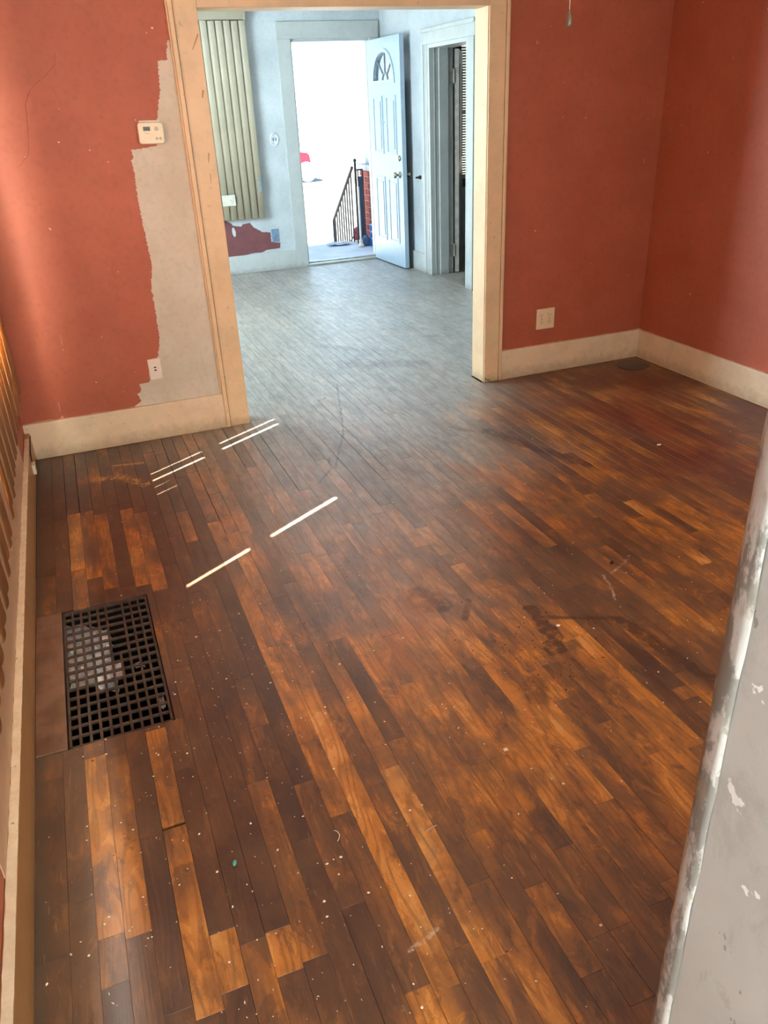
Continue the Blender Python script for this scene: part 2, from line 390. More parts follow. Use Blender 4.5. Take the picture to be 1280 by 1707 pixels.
    wood = m.mix(m.math('MULTIPLY', k, m.band(m.noise(40, detail=5, rough=0.7), 0.42, 0.6)), wood, lin(196, 150, 78))
    k = capsule(m, [(0.0, 3.75), (0.13, 3.72)], 0.006, 0.008, 25, 0.012)
    wood = m.mix(m.math('MULTIPLY', k, 0.6), wood, lin(196, 150, 78))
    for pts in ([(1.52, 1.95), (1.50, 1.87), (1.46, 1.79)], [(0.35, 0.93), (0.42, 0.95)], [(1.55, 1.93), (1.68, 2.0)]):
        k = capsule(m, pts, 0.003, 0.004, 30, 0.01)
        wood = m.mix(m.math('MULTIPLY', k, m.math('MULTIPLY', m.band(m.noise(45, detail=5, rough=0.7), 0.42, 0.62), 0.7)), wood, lin(205, 190, 170))
    # fine scratches
    sc_ = m.noise(1.0, detail=3, rough=0.8, sc=(30, 3, 1), dist=3.5)
    wood = m.mix(m.math('MULTIPLY', m.band(sc_, 0.66, 0.69), 0.18), wood, lin(196, 170, 130))
    grime = m.noise(70, detail=4, rough=0.7)
    wood = m.mix(m.math('MULTIPLY', m.band(grime, 0.55, 0.75), 0.35), wood, lin(50, 34, 26))
    r = m.math('MULTIPLY_ADD', m.noise(15, detail=8, rough=0.72, sc=(1.6, .7, 1)), 0.24, 0.26)
    r = m.math('ADD', r, m.math('MULTIPLY', film, 0.12))
    h = m.math('ADD', m.math('MULTIPLY', fine, 0.6), m.math('MULTIPLY', m.noise(60, detail=5, rough=0.7), 0.4))
    h = m.math('ADD', h, m.math('MULTIPLY', rings, 0.12))
    m.bump(h, 0.35, 0.0016)
    m.set(m.p.inputs['Coat Weight'], m.math('MULTIPLY_ADD', lane_sheen, 0.55, 0.12)); m.set(m.p.inputs['Coat Roughness'], 0.42)
    return m.out(wood, m.math('ADD', r, m.math('MULTIPLY', lane_sheen, 0.08)), spec=0.6)
MAT['floor'] = floor_mat()
def patch_mat():
    m = NT('patch_board_wood')
    f = m.noise(1.0, detail=5, rough=0.7, sc=(120, 6, 1))
    c = m.mix(m.band(m.noise(9, detail=5), 0.35, 0.7), lin(128, 98, 78), lin(96, 68, 50))
    c = m.mix(m.math('MULTIPLY', m.band(f, 0.5, 0.8), 0.35), c, lin(70, 48, 36))
    return m.out(c, 0.4, spec=0.5)
MAT['patch'] = patch_mat()

# ------------------------------------------------------------------ large structure
LW, RW, FY0, FY1 = -0.375, 3.253, 4.032, 4.15      # left wall, right wall, dividing wall faces
CZ = 2.30
ST = dict(kind='structure')
HX0, HX1, HY0, HY1 = -0.268, 0.014, 1.808, 2.508    # register hole
bm = B(); prism(bm, rect(-0.6, -2.2, 5.9, 8.44), -0.06, -0.0195, 'z', [rect(HX0, HY0, HX1, HY1)])
floor = obj('floor', bm, MAT['subfloor'], label='worn strip-wood floor running through both rooms', cat='floor', **ST)

random.seed(7)
PITCH_B = 0.0537; X0 = -0.337
special = [(-0.201,1.2,1.75,.85),(-0.202,1.09,1.2,.55),(-0.143,1.18,1.73,.5),(-0.03,1.44,1.79,.8),(-0.03,0.96,1.43,.8),(-0.182,2.79,3.29,.9),(-0.128,2.7,3.29,.6),(-0.075,2.6,3.24,.7),(-0.02,2.59,3.3,.15),(0.035,2.57,3.24,.78),(0.085,2.51,3.18,.5),(0.345,2.02,2.95,.7),(0.345,1.57,2.02,.85),(0.513,1.48,2.36,.55),(0.46,0.9,1.36,.35),(0.5,0.85,1.4,.88),(0.5,0.60,0.85,.75),(1.073,2.3,2.53,.85),(1.073,1.92,2.22,.85),(1.073,1.59,1.92,.7),(1.24,1.67,2.0,.9),(1.24,1.15,1.67,.8),(1.016,1.44,1.58,.75),(1.33,1.35,1.91,.25),(0.884,2.1,2.68,.45),(0.91,1.09,1.34,.75),(0.91,0.86,1.09,.65),(0.653,0.75,0.96,.92),(0.035,0.99,1.12,.85),(0.135,0.98,1.08,.8),(0.737,0.67,0.81,.7),(0.416,0.92,1.03,.7),(1.356+.054,2.76,3.11,.6),(0.726,1.32,1.92,.6),(0.783,1.02,1.32,.7),(1.13,3.01,3.67,.5),(1.905,1.84,2.23,.7),(1.38,1.25,1.30,.3),(1.675,1.74,2.14,.3),(2.08,2.97,3.9,.65),(0.249,2.82,3.11,.5),(-0.252,1.31,1.78,.2),(-0.307,1.19,1.71,.2),(-0.09,0.99,1.43,.1),(0.306,1.07,1.44,.45),(0.178,0.99,1.49,.5),(0.237,1.91,2.53,.25),(2.531,2.52,3.1,.15),(1.99,2.9,3.6,.7),(1.72,2.3,2.9,.55)]
rows = {}
nrow = 67
for k in range(nrow):
    x0 = X0 + PITCH_B*k; xc = x0 + PITCH_B/2
    fixed = sorted([(s[1], s[2], s[3]) for s in special if abs(s[0]-xc) < PITCH_B/2], key=lambda t: t[0])
    segs = []; y = -0.55 - random.random()*0.8
    def fill(a, b):
        out = []
        while b - a > 0.02:
            L = random.choice((0.45, 0.6, 0.75, 0.9, 1.1, 1.4, 1.8))*random.uniform(0.85, 1.15)
            e = a + L
            if b - e < 0.22: e = b
            t = min(0.95, max(0.02, random.gauss((0.17 if x0 < 0.3 else 0.48 if a < 2.2 else 0.46), 0.10)))
            if a > 4.2: t = random.uniform(0.25, 0.5)
            out.append((a, e, t)); a = e
        return out
    for a, b, t in fixed:
        if a < y: continue
        if a - y > 0.02: segs += fill(y, a)
        segs.append((max(a, y), b, t*0.82 if t > 0.5 else t)); y = b
    segs += fill(y, 8.395)
    rows[k] = segs
def cut(a, b, holes):
    out = [(a, b)]
    for h0, h1 in holes:
        nx = []
        for p, q in out:
            if q <= h0 or p >= h1: nx.append((p, q)); continue
            if p < h0 - 0.01: nx.append((p, h0))
            if q > h1 + 0.01: nx.append((h1, q))
        out = nx
    return out
PB_Y0, PB_Y1 = 1.820, 2.515
boards = []
for k, segs in rows.items():
    x0 = X0 + PITCH_B*k; x1 = x0 + PITCH_B
    x1c = min(x1, 3.245)
    holes = []
    if x0 < HX1+0.004 and x1 > HX0-0.004: holes.append((HY0-0.001, HY1+0.001))
    if x0 < HX0: holes.append((PB_Y0-0.014, PB_Y1+0.002))
    if x0 < 0.72 or x1 > 2.16: holes.append((4.02, 4.162))
    if x0 > 3.2: holes.append((-5, 0.4))
    if x0 > 0.38: holes.append((-5, 0.42))
    for a, b, t in segs:
        for p, q in cut(a, b, holes):
            if q - p < 0.006: continue
            xa = x0
            if k == 0: xa = -0.352
            boards.append([xa, p, x1c, q, t])
boards.append([0.0150, HY0-0.0025, 0.0386, HY1+0.0025, 0.2])
# trim boards of the row beside the register: left of hole strip and right frame strip
def board_mesh(xa, ya, xb, yb, t, bm=None, seed=0.0):
    g = 0.0002; c = 0.0003; zt = random.uniform(-0.00025, 0.0001); zb = -0.0195
    own = bm is None
    if ya > 2.7 and xa < 1.9: g = 0.0008
    if own: bm = B(); bm.verts.layers.float.new('tone'); bm.verts.layers.float.new('seed')
    Lt = bm.verts.layers.float['tone']; Ls = bm.verts.layers.float['seed']
    xa += g*random.uniform(.2, 3.0); xb -= g*random.uniform(.2, 1.0); ya += g; yb -= g
    v = [bm.verts.new(p) for p in ((xa,ya,zb),(xb,ya,zb),(xb,yb,zb),(xa,yb,zb),(xa,ya,zt-c),(xb,ya,zt-c),(xb,yb,zt-c),(xa,yb,zt-c),
         (xa+c,ya+c,zt),(xb-c,ya+c,zt),(xb-c,yb-c,zt),(xa+c,yb-c,zt))]
    for q in v: q[Lt] = t; q[Ls] = seed
    for f in ((0,1,5,4),(1,2,6,5),(2,3,7,6),(3,0,4,7),(4,5,9,8),(5,6,10,9),(6,7,11,10),(7,4,8,11),(8,9,10,11)): bm.faces.new([v[i] for i in f])
    return bm
def seen_area(b):
    pts = [project((x, y, 0)) for x in (b[0], b[2]) for y in (max(b[1], 0.55), b[3])]
    if b[3] < 0.62 or any(p is None for p in pts): return 0
    cx = [min(1280, max(0, p[0])) for p in (pts[0], pts[2], pts[3], pts[1])]
    cyy = [min(1707, max(0, p[1])) for p in (pts[0], pts[2], pts[3], pts[1])]
    A = abs(sum(cx[i]*cyy[(i+1) % 4]-cx[(i+1) % 4]*cyy[i] for i in range(4)))/2
    if b[1] > 4 and (b[0] < 0.9 and b[1] > 4.6): A *= 0.2
    if b[1] > 4 and b[0] < 0.3: A = 0
    return A
boards.sort(key=seen_area, reverse=True)
for i, b in enumerate(boards[:298]):
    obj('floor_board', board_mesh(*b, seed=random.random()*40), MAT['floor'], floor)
bm = B(); bm.verts.layers.float.new('tone'); bm.verts.layers.float.new('seed')
for b in boards[298:]: board_mesh(*b, bm=bm, seed=random.random()*40)
for k in range(46):   # side room, same strip floor
    x0 = 3.262 + PITCH_B*k
    a = 4.6
    while a < 8.3:
        e = min(8.35, a + random.uniform(0.6, 1.6)); board_mesh(x0, a, x0+PITCH_B, e, random.uniform(.25, .5), bm=bm, seed=random.random()*40); a = e
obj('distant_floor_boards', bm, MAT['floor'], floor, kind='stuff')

def wall(name, outer, d0, d1, axis, holes, mat, label):
    bm = B(); prism(bm, outer, d0, d1, axis, holes)
    return obj(name, bm, mat, label=label, cat='wall', **ST)
# dividing wall (far wall of the red room)
OX0, OX1, OZ = 0.712, 2.166, 1.915
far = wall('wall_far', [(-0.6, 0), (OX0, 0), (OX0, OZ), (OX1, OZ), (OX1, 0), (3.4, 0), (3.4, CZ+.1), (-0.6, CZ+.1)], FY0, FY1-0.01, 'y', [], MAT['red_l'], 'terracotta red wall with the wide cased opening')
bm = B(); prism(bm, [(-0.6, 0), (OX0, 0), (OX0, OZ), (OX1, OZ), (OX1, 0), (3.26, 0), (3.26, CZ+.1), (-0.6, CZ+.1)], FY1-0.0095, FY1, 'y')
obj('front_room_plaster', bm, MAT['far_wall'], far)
wl_holes = [rect(1.45, 0.74, 2.38, 1.89), rect(2.62, 0.74, 3.38, 1.89)]
wall('wall_left_kitchen', rect(-2.2, 0, 0.34, CZ+.1), LW-0.1, LW, 'x', [rect(-1.5, 0.85, -0.5, 2.0)], MAT['near'], 'grey left wall of the passage beside the viewer')  # side opening added for its unseen fill lamp
wl = wall('wall_left', rect(0.341, 0, 4.031, CZ+.1), LW-0.1, LW, 'x', wl_holes, MAT['red_l'], 'red left wall with the blinds-covered windows')
wall('wall_left_front', rect(4.155, 0, 8.5, CZ+.1), LW-0.2, LW, 'x', [rect(5.3, 0.8, 7.1, 2.0)], MAT['far_wall'], 'left wall of the front room behind the dividing wall')  # opening added to let the unseen fill lamp in
wall('wall_right', rect(0.42, 0, 4.031, CZ+.1), RW, RW+0.14, 'x', [], MAT['red_l'], 'orange red wall on the right of the red room')
wall('wall_front', [(LW, 0), (2.335, 0), (2.335, 2.06), (3.165, 2.06), (3.165, 0), (6.0, 0), (6.0, CZ+.1), (LW, CZ+.1)], 8.35, 8.50, 'y',
     [rect(0.55, 0.75, 1.80, 2.05), rect(4.14, 0.73, 5.04, 2.04)], MAT['far_wall'], 'pale grey patched wall holding the open front door')
DY0, DY1 = 6.42, 7.17      # doorway in the right wall of the front room
wall('wall_right_front', [(4.155, 0), (DY0, 0), (DY0, 1.93), (DY1, 1.93), (DY1, 0), (8.349, 0), (8.349, CZ+.1), (4.155, CZ+.1)], 3.262, 3.47, 'x', [], MAT['far_wall'], 'glossy pale wall right of the front door')
wall('wall_side_room', rect(4.5, 0, 8.349, CZ+.1), 5.75, 5.9, 'x', [], MAT['far_wall'], 'far wall of the small side room')
wall('wall_side_room_back', rect(3.471, 0, 5.749, CZ+.1), 4.45, 4.6, 'y', [], MAT['far_wall'], 'back wall of the small side room')
# near wall by the camera
bm = B(); prism(bm, [(0.452, 0.40), (0.565, 0.40), (0.565, 0.30), (0.56, 0.30), (0.56, -2.2), (0.434, -2.2), (0.434, 0.369), (0.436, 0.385), (0.442, 0.397)], 0, CZ+.1, 'z')
wall('wall_near_right', rect(0.566, 0, 3.26, CZ+.1), 0.30, 0.40, 'y', [rect(1.05, 0.85, 2.45, 2.05)], MAT['red_l'], 'red wall behind the viewer on the right, with an added opening for fill light')
bm = B(); prism(bm, [(0.452, 0.40), (0.565, 0.40), (0.565, 0.30), (0.56, 0.30), (0.56, -2.2), (0.434, -2.2), (0.434, 0.369), (0.436, 0.385), (0.442, 0.397)], 0, CZ+.1, 'z')
nw = obj('wall_near', bm, MAT['near'], label='light grey scuffed wall end close on the right', cat='wall', **ST)
bm = B(); n = 90; ring = []
random.seed(3)
prof = [(0.4335, 0.3695), (0.4308, 0.3725), (0.4316, 0.377), (0.4326, 0.383), (0.4345, 0.390), (0.4405, 0.3985), (0.452, 0.402)]
for i in range(n+1):
    z = CZ*i/n; row = []
    for j, (px, py) in enumerate(prof):
        jx = random.uniform(-1, 1)*0.0004; jy = random.uniform(-1, 1)*(0.0015 if j in (0, 1) else 0.0006)
        row.append(bm.verts.new((px+jx, py+jy, z)))
    ring.append(row)
for i in range(n):
    for j in range(len(prof)-1): bm.faces.new((ring[i][j], ring[i][j+1], ring[i+1][j+1], ring[i+1][j]))
obj('corner_bead', bm, MAT['bead'], nw, smooth=True)
wall('wall_back', rect(-0.6, 0, 0.434, CZ+.1), -2.2, -2.1, 'y', [rect(-0.35, 0.9, 0.2, 2.0)], MAT['near'], 'wall behind the viewer')
bm = B(); prism(bm, rect(-0.6, -2.2, 6.0, 8.56), CZ, CZ+0.1, 'z')
obj('ceiling', bm, MAT['ceil'], label='plain white ceiling over both rooms', cat='ceiling', **ST)

# paint left unfinished: thin coats on the walls
random.seed(11)
def jag(pts, amp):
    out = []
    for a, b in zip(pts, pts[1:]):
        L = math.dist(a, b); n = max(1, int(L/0.0045))
        for i in range(n):
            t = i/n; out.append((a[0]+(b[0]-a[0])*t+random.uniform(-amp, amp), a[1]+(b[1]-a[1])*t+random.uniform(-amp, amp)*0.5))
    return out + [pts[-1]]
PATCH = [(0.604,1.783),(0.591,1.779),(0.582,1.743),(0.576,1.707),(0.537,1.705),(0.533,1.651),(0.528,1.593),(0.509,1.528),(0.497,1.485),(0.489,1.44),(0.477,1.372),(0.418,1.366),(0.362,1.362),(0.364,1.332),(0.354,1.318),(0.357,1.263),(0.352,1.149),(0.356,1.052),(0.36,0.949),(0.365,0.866),(0.343,0.757),(0.345,0.656),(0.341,0.583),(0.342,0.517),(0.33,0.464),(0.316,0.417),(0.268,0.412),(0.258,0.308),(0.248,0.297),(0.206,0.297),(0.209,0.265),(0.205,0.256),(0.185,0.247),(0.199,0.209),(0.186,0.199),(0.162,0.187)]
bm = B(); prism(bm, jag(PATCH, 0.0035) + [(0.162, 0.165), (0.64, 0.165), (0.64, 1.783)], FY0-0.0006, FY0+0.002, 'y')
obj('primer_patch', bm, MAT['cream_patch'], far, label='cream primer patch with ragged brushed edge')
BARE = [(1.544,0.52),(1.578,0.5),(1.61,0.469),(1.682,0.457),(1.709,0.478),(1.777,0.483),(1.815,0.434),(1.896,0.386),(1.982,0.372),(1.978,0.279),(2.072,0.264),(2.066,0.211),(1.926,0.207),(1.873,0.188),(1.76,0.188),(1.696,0.176)]
wf = bpy.data.objects['wall_front']
bm = B(); prism(bm, [(1.2, 0.54), (1.5, 0.54)] + jag(BARE, 0.005) + [(1.2, 0.17)], 8.349, 8.352, 'y', [[(1.595,0.455),(1.612,0.45),(1.625,0.41),(1.62,0.37),(1.605,0.362),(1.59,0.39),(1.588,0.43)]])
obj('bare_paint_patch', bm, MAT['bare'], wf, label='unpainted maroon patch low on the pale wall')
# hairline crack
bm = B()
ck = [(0.079,1.843),(0.084,1.80),(0.126,1.744),(0.115,1.701),(0.07,1.665),(0.023,1.633),(-0.012,1.601),(-0.035,1.56),(-0.043,1.501),(-0.052,1.43),(-0.069,1.368),(-0.114,1.323)]
ck = [(a[0]+random.uniform(-.003,.003), a[1]) for a in ck]
ck = ck[2:]
for a, b in zip(ck, ck[1:]):
    tube(bm, [(a[0], FY0, a[1]), ((a[0]+b[0])/2+random.uniform(-.002, .002), FY0, (a[1]+b[1])/2), (b[0], FY0, b[1])], [random.uniform(.0003, .0011) for _ in range(3)], 4)
obj('hairline_crack', bm, plain('crack_line', (138, 68, 50), 0.7, bump=0), far)
def dabs(name, pts, par, axis, d, mat, seed=1):
    random.seed(seed); bm = B()
    for (u, v, w, h) in pts:
        poly = [(u+w*math.cos(a)*random.uniform(.6, 1.1), v+h*math.sin(a)*random.uniform(.6, 1.1)) for a in [i*math.pi/4 for i in range(8)]]
        prism(bm, poly, d, d+0.002, axis)
    return obj(name, bm, mat, par, kind='stuff')
pk = plain('paint_nick', (214, 160, 138), 0.6, bump=0)
dabs('paint_nicks', [(-0.112,.518,.004,.004),(-0.169,.604,.002,.003),(.194,.361,.003,.003),(.125,.272,.003,.002),(-.188,.19,.006,.008),(-.19,.24,.0015,.03),(2.429,1.74,.003,.012),(3.143,1.442,.003,.003),(3.16,1.143,.003,.022),(2.605,1.39,.005,.003),(2.749,1.383,.005,.003),(2.653,1.148,.003,.003),(3.119,.509,.003,.003),(-0.11,.56,.0012,.04)], far, 'y', FY0-0.0007, pk)
wr = bpy.data.objects['wall_right']
dabs('paint_nicks', [(3.546,1.624,.004,.006),(3.863,1.322,.004,.004),(3.942,1.3,.004,.004),(3.634,1.195,.004,.005),(3.582,1.199,.003,.003),(3.627,.459,.004,.008),(3.719,1.393,.003,.003)], wr, 'x', RW-0.0007, pk)

random.seed(17)
def edge_line(par, axis, d, u0, u1, z, seed):
    random.seed(seed); bm = B(); u = u0
    while u < u1:
        L = random.uniform(0.02, 0.12); h = random.uniform(0.001, 0.0028)
        prism(bm, [(u, z), (u+L, z), (u+L*0.9, z+h), (u+L*0.15, z+h*0.8)], d, d+0.002, axis); u += L+random.uniform(0.01, 0.16)
    return obj('paint_edge_line', bm, pk, par, kind='stuff')
edge_line(far, 'y', FY0-0.0008, 2.27, 3.22, 0.1725, 1); edge_line(far, 'y', FY0-0.0008, -0.34, 0.16, 0.1835, 2)
edge_line(wr, 'x', RW-0.0008, 2.6, 4.0, 0.1705, 3)
# baseboards
def ragged_strip(bm, xs, y, z0, z1, ythick):
    box(bm, xs[0], y, z0, xs[1], y+ythick, z1, 0.002)
def base(name, make, label, mat=None):
    bm = B(); make(bm); return obj(name, bm, mat or MAT['trim_base'], label=label, cat='baseboard', **ST)
base('baseboard_far_left', lambda bm: (box(bm, LW, 4.012, 0, 0.612, FY0, 0.183, 0.003, 2), box(bm, -0.35, 4.004, 0, 0.612, 4.012, 0.012, 0.003)), 'cream baseboard left of the wide opening')
base('baseboard_far_right', lambda bm: (box(bm, 2.262, 4.012, 0, RW, FY0, 0.172, 0.003, 2), box(bm, 2.262, 4.004, 0, 3.235, 4.012, 0.010, 0.003)), 'dusty cream baseboard right of the wide opening')
base('baseboard_right', lambda bm: (box(bm, 3.233, 0.41, 0, RW, 4.011, 0.170, 0.003, 2), box(bm, 3.226, 0.41, 0, 3.233, 4.0, 0.010, 0.003)), 'cream baseboard along the right red wall')
base('baseboard_left', lambda bm: (box(bm, LW, -2.1, 0, -0.351, 4.011, 0.142, 0.003, 2)), 'tan baseboard with a pale worn top ledge below the blinds', trim_mat('tan_baseboard_paint', (186, 142, 92), (120, 84, 44)))
bl = bpy.data.objects['baseboard_left']
bm = B(); random.seed(5)
n = 220; va = []; 
for i in range(n+1):
    y = -1.0 + 4.93*i/n
    va.append((bm.verts.new((-0.3515+random.uniform(-.0006, .0006), y, 0.1428)), bm.verts.new((-0.372+random.uniform(-.0015, .0015), y, 0.1428))))
for i in range(n): bm.faces.new((va[i][0], va[i+1][0], va[i+1][1], va[i][1]))
obj('top_ledge', bm, painted('ledge_cream_paint', (236, 224, 196), (222, 208, 178), 0.5, chips=(170, 150, 115), chip_lo=0.72, scale=30), bl, label='pale worn ledge')
base('baseboard_front', lambda bm: (box(bm, LW, 8.328, 0, 2.2215, 8.35, 0.178, 0.003), box(bm, LW, 8.318, 0, 2.2215, 8.328, 0.014, 0.003)), 'grey white baseboard left of the front door', MAT['far_trim'])
base('baseboard_right_front', lambda bm: (box(bm, 3.242, 7.30, 0, 3.262, 8.30, 0.17, 0.003)), 'white baseboard behind the open front door', MAT['far_trim'])
base('baseboard_side_room', lambda bm: (box(bm, 3.48, 8.33, 0, 5.74, 8.349, 0.16, 0.003)), 'dim baseboard in the side room', MAT['far_trim'])

# wide cased opening
tr = empty('trim_1', (1.44, 4.05, 0), 'cream painted casing around the wide opening between the rooms', 'door casing', **ST)
def tobj(name, bm, mat, par, **k):
    o = obj(name, bm, mat, par, **k); o.location = -par.location if par.type == 'EMPTY' else (0, 0, 0); return o
CF = 4.010
def cas_left():
    bm = B(); box(bm, 0.628, CF, 0, 0.731, FY0, OZ+0.11, 0.002); return bm
tobj('left_casing', cas_left(), MAT['trim'], tr)
bm = B(); box(bm, 0.605, CF-0.010, 0, 0.627, FY0, OZ+0.11, 0.004, 2); box(bm, 0.599, CF+0.003, 0, 0.605, FY0, OZ+0.11, 0.001); tobj('backband', bm, MAT['trim'], tr)
bm = B(); box(bm, 2.147, CF, 0, 2.238, FY0, OZ+0.11, 0.002); tobj('right_casing', bm, MAT['trim'], tr)
bm = B(); box(bm, 2.239, CF-0.010, 0, 2.255, FY0, OZ+0.11, 0.004, 2); box(bm, 2.255, CF+0.002, 0, 2.263, FY0, OZ+0.11, 0.001); tobj('backband', bm, MAT['trim'], tr)
bm = B(); box(bm, 0.7315, CF+0.001, 1.897, 2.1465, FY0, OZ+0.11, 0.002); tobj('head_casing', bm, MAT['trim'], tr)
bm = B(); box(bm, 0.60, CF-0.012, OZ+0.111, 2.268, FY0, OZ+0.14, 0.003); tobj('cap_moulding', bm, MAT['trim'], tr)
jm = MAT['trim']
bm = B(); box(bm, OX0, FY0+0.0005, 0, 0.731, 4.168, 1.897, 0.0015); tobj('left_jamb', bm, jm, tr)
bm = B(); box(bm, 2.147, FY0+0.0005, 0, OX1, 4.168, 1.897, 0.0015); box(bm, 2.143, FY0-0.012, 0, 2.147, FY0+0.002, 1.897, 0.001); tobj('right_jamb', bm, jm, tr)
bm = B(); box(bm, OX0, FY0+0.0005, 1.897, OX1, 4.168, OZ, 0.0015); tobj('head_jamb', bm, jm, tr)
bm = B(); box(bm, 0.62, FY1+0.0005, 0, 0.711, 4.168, 2.02, 0.002); box(bm, 2.167, FY1+0.0005, 0, 2.26, 4.168, 2.02, 0.002); tobj('front_room_casing', bm, MAT['far_trim'], tr)
# scuff marks and splits on the casing
sm = plain('casing_scuff', (184, 144, 98), 0.6, bump=0)
bm = B()
def scuff(bm, a, b, w, y):
    d = Vector((b[0]-a[0], b[1]-a[1])).normalized(); n_ = Vector((-d.y, d.x))*w
    prism(bm, [(a[0]+n_.x, a[1]+n_.y), (a[0]-n_.x, a[1]-n_.y), (b[0]-n_.x*.7, b[1]-n_.y*.7), (b[0]+n_.x*.7, b[1]+n_.y*.7)], y-0.0003, y+0.002, 'y')
scuff(bm, (0.722, 1.800), (0.690, 1.742), 0.003, CF); scuff(bm, (0.712, 1.585), (0.705, 1.555), 0.004, CF)
scuff(bm, (0.700, 1.33), (0.695, 1.29), 0.003, CF); scuff(bm, (0.695, 1.24), (0.693, 1.20), 0.002, CF)
scuff(bm, (2.17, 0.90), (2.173, 0.896), 0.004, CF); scuff(bm, (2.19, 0.82), (2.196, 0.822), 0.004, CF)
tobj('scuff_marks', bm, sm, tr, kind='stuff')
bm = B(); tube(bm, [(2.150, CF-0.001, 0.03), (2.158, CF-0.001, 0.018), (2.178, CF-0.001, 0.012), (2.186, CF-0.001, 0.002)], 0.002, 6); tobj('split_gap', bm, MAT['slot'], tr)
bm = B(); box(bm, 0.6268, CF-0.006, 0.0, 0.6285, CF+0.004, 1.93); tobj('backband_gap', bm, plain('gap_brown', (110, 74, 44), 0.8, bump=0), tr)

# windows of the red room (behind the vertical blinds)
def window(name, y0, y1, zr0, zr1, z0, z1, label):
    e = empty(name, (LW-0.05, (y0+y1)/2, z0), label, 'window', **ST)
    bm = B()
    for a in ((y0, z0, y0+0.04, z1), (y1-0.04, z0, y1, z1), (y0+.04, z0, y1-.04, z0+0.03), (y0+.04, z1-0.03, y1-.04, z1)):
        box(bm, LW-0.09, a[0], a[1], LW-0.02, a[2], a[3])
    tobj('window_frame', bm, MAT['sash'], e)
    bm = B(); box(bm, LW-0.075, y0+0.04, zr0, LW-0.03, y1-0.04, zr1); tobj('meeting_rail', bm, MAT['sash'], e)
    for (a, b) in ((z0+0.03, zr0), (zr1, z1-0.03)):
        bm = B(); box(bm, LW-0.056, y0+0.041, a, LW-0.053, y1-0.041, b); tobj('pane', bm, MAT['glass'], e)
    return e
w5 = empty('added_rear_window', (1.75, 0.35, 0.85), 'added unseen rear window letting fill light into the red room', 'window', **ST)
bm = B(); prism(bm, rect(1.05, 0.85, 2.45, 2.05), 0.33, 0.37, 'y', [rect(1.09, 0.89, 1.73, 2.01), rect(1.77, 0.89, 2.41, 2.01)]); tobj('window_frame', bm, MAT['sash'], w5)  # frame of the opening added for the rear fill lamp
window('window_1', 1.45, 2.38, 1.22, 1.304, 0.74, 1.89, 'near window in the left wall behind the blinds')
window('window_2', 2.62, 3.38, 1.22, 1.304, 0.74, 1.89, 'second window in the left wall behind the blinds')
bm = B(); prism(bm, rect(1.3, 0.145, 3.60, 1.95), LW+0.0003, LW+0.003, 'x', [rect(1.45, 0.74, 2.38, 1.89), rect(2.62, 0.74, 3.38, 1.89)])
obj('trim_2', bm, MAT['tan'], label='tan painted panelling under the left windows', cat='panelling', **ST)

# vertical blinds, red room: every slat a part
vb = empty('vertical_blinds', (-0.30, 2.35, 0.5), 'tan vinyl vertical blinds at the left edge, over the left windows', 'blinds')
vb['label'] = 'tan vinyl vertical blinds hanging over the left windows'
def slat_mesh(w, z0, z1, curve=0.006, th=0.0008, n=8, tap=None):
    bm = B(); cols = []
    for i in range(n+1):
        t = i/n*2-1; yy = t*w/2; xx = curve*(1-t*t)
        zb = z0 + 0.004*abs(t)**2
        cols.append([bm.verts.new((xx, yy, zb)), bm.verts.new((xx, yy, z1)), bm.verts.new((xx-th, yy, zb)), bm.verts.new((xx-th, yy, z1))])
    for a, b in zip(cols, cols[1:]):
        bm.faces.new((a[0], b[0], b[1], a[1])); bm.faces.new((b[2], a[2], a[3], b[3])); bm.faces.new((a[0], a[2], b[2], b[0])); bm.faces.new((a[1], b[1], b[3], a[3]))
    for c in (cols[0], cols[-1]): bm.faces.new((c[0], c[1], c[3], c[2]))
    return bm
ys = []; y = 1.20
gaps = [2.21, 3.04, 3.12, 3.20, 3.28]
random.seed(2)
W_S = 0.089
centers = []
# continuous shingled runs between the gaps that let the sun through
def run(a, b):
    L = b - a; n = max(1, math.ceil((L-W_S)/0.079)+1)
    if n == 1: return [((a+b)/2, b-a)]
    return [(a + W_S/2 + i*(L-W_S)/(n-1), W_S) for i in range(n)]
gw = {2.21: 0.024, 3.04: 0.008, 3.12: 0.009, 3.20: 0.012, 3.28: 0.010}
edges = [1.05] + gaps + [3.50]
slats = []
for i in range(len(edges)-1):
    a = edges[i] + (gw.get(edges[i], 0)/2); b = edges[i+1] - (gw.get(edges[i+1], 0)/2)
    slats += run(a, b)
sl0 = None
for j, (c, w) in enumerate(slats):
    bm = slat_mesh(w, 0.0, 1.56)
    if abs(c-3.08) < 0.01:
        for v in bm.verts:
            if v.co.z > 0.5: v.co.y *= 2.1; v.co.x -= 0.001
    o = obj('slat', bm, MAT['blind_near'], vb, smooth=True)
    o.location = ((0.0015 if j % 2 else -0.0015)+random.uniform(-.0004, .0004), c-2.35, random.uniform(-0.006, 0.006)+0.005)
    o.rotation_euler = (0, 0, math.radians(random.uniform(-1, 1)*0.5) if w < 0.085 else math.radians(4))
bm = B(); box(bm, -0.025, -1.33, 1.565, 0.025, 1.17, 1.61, 0.004); obj('head_rail', bm, MAT['khaki'], vb)

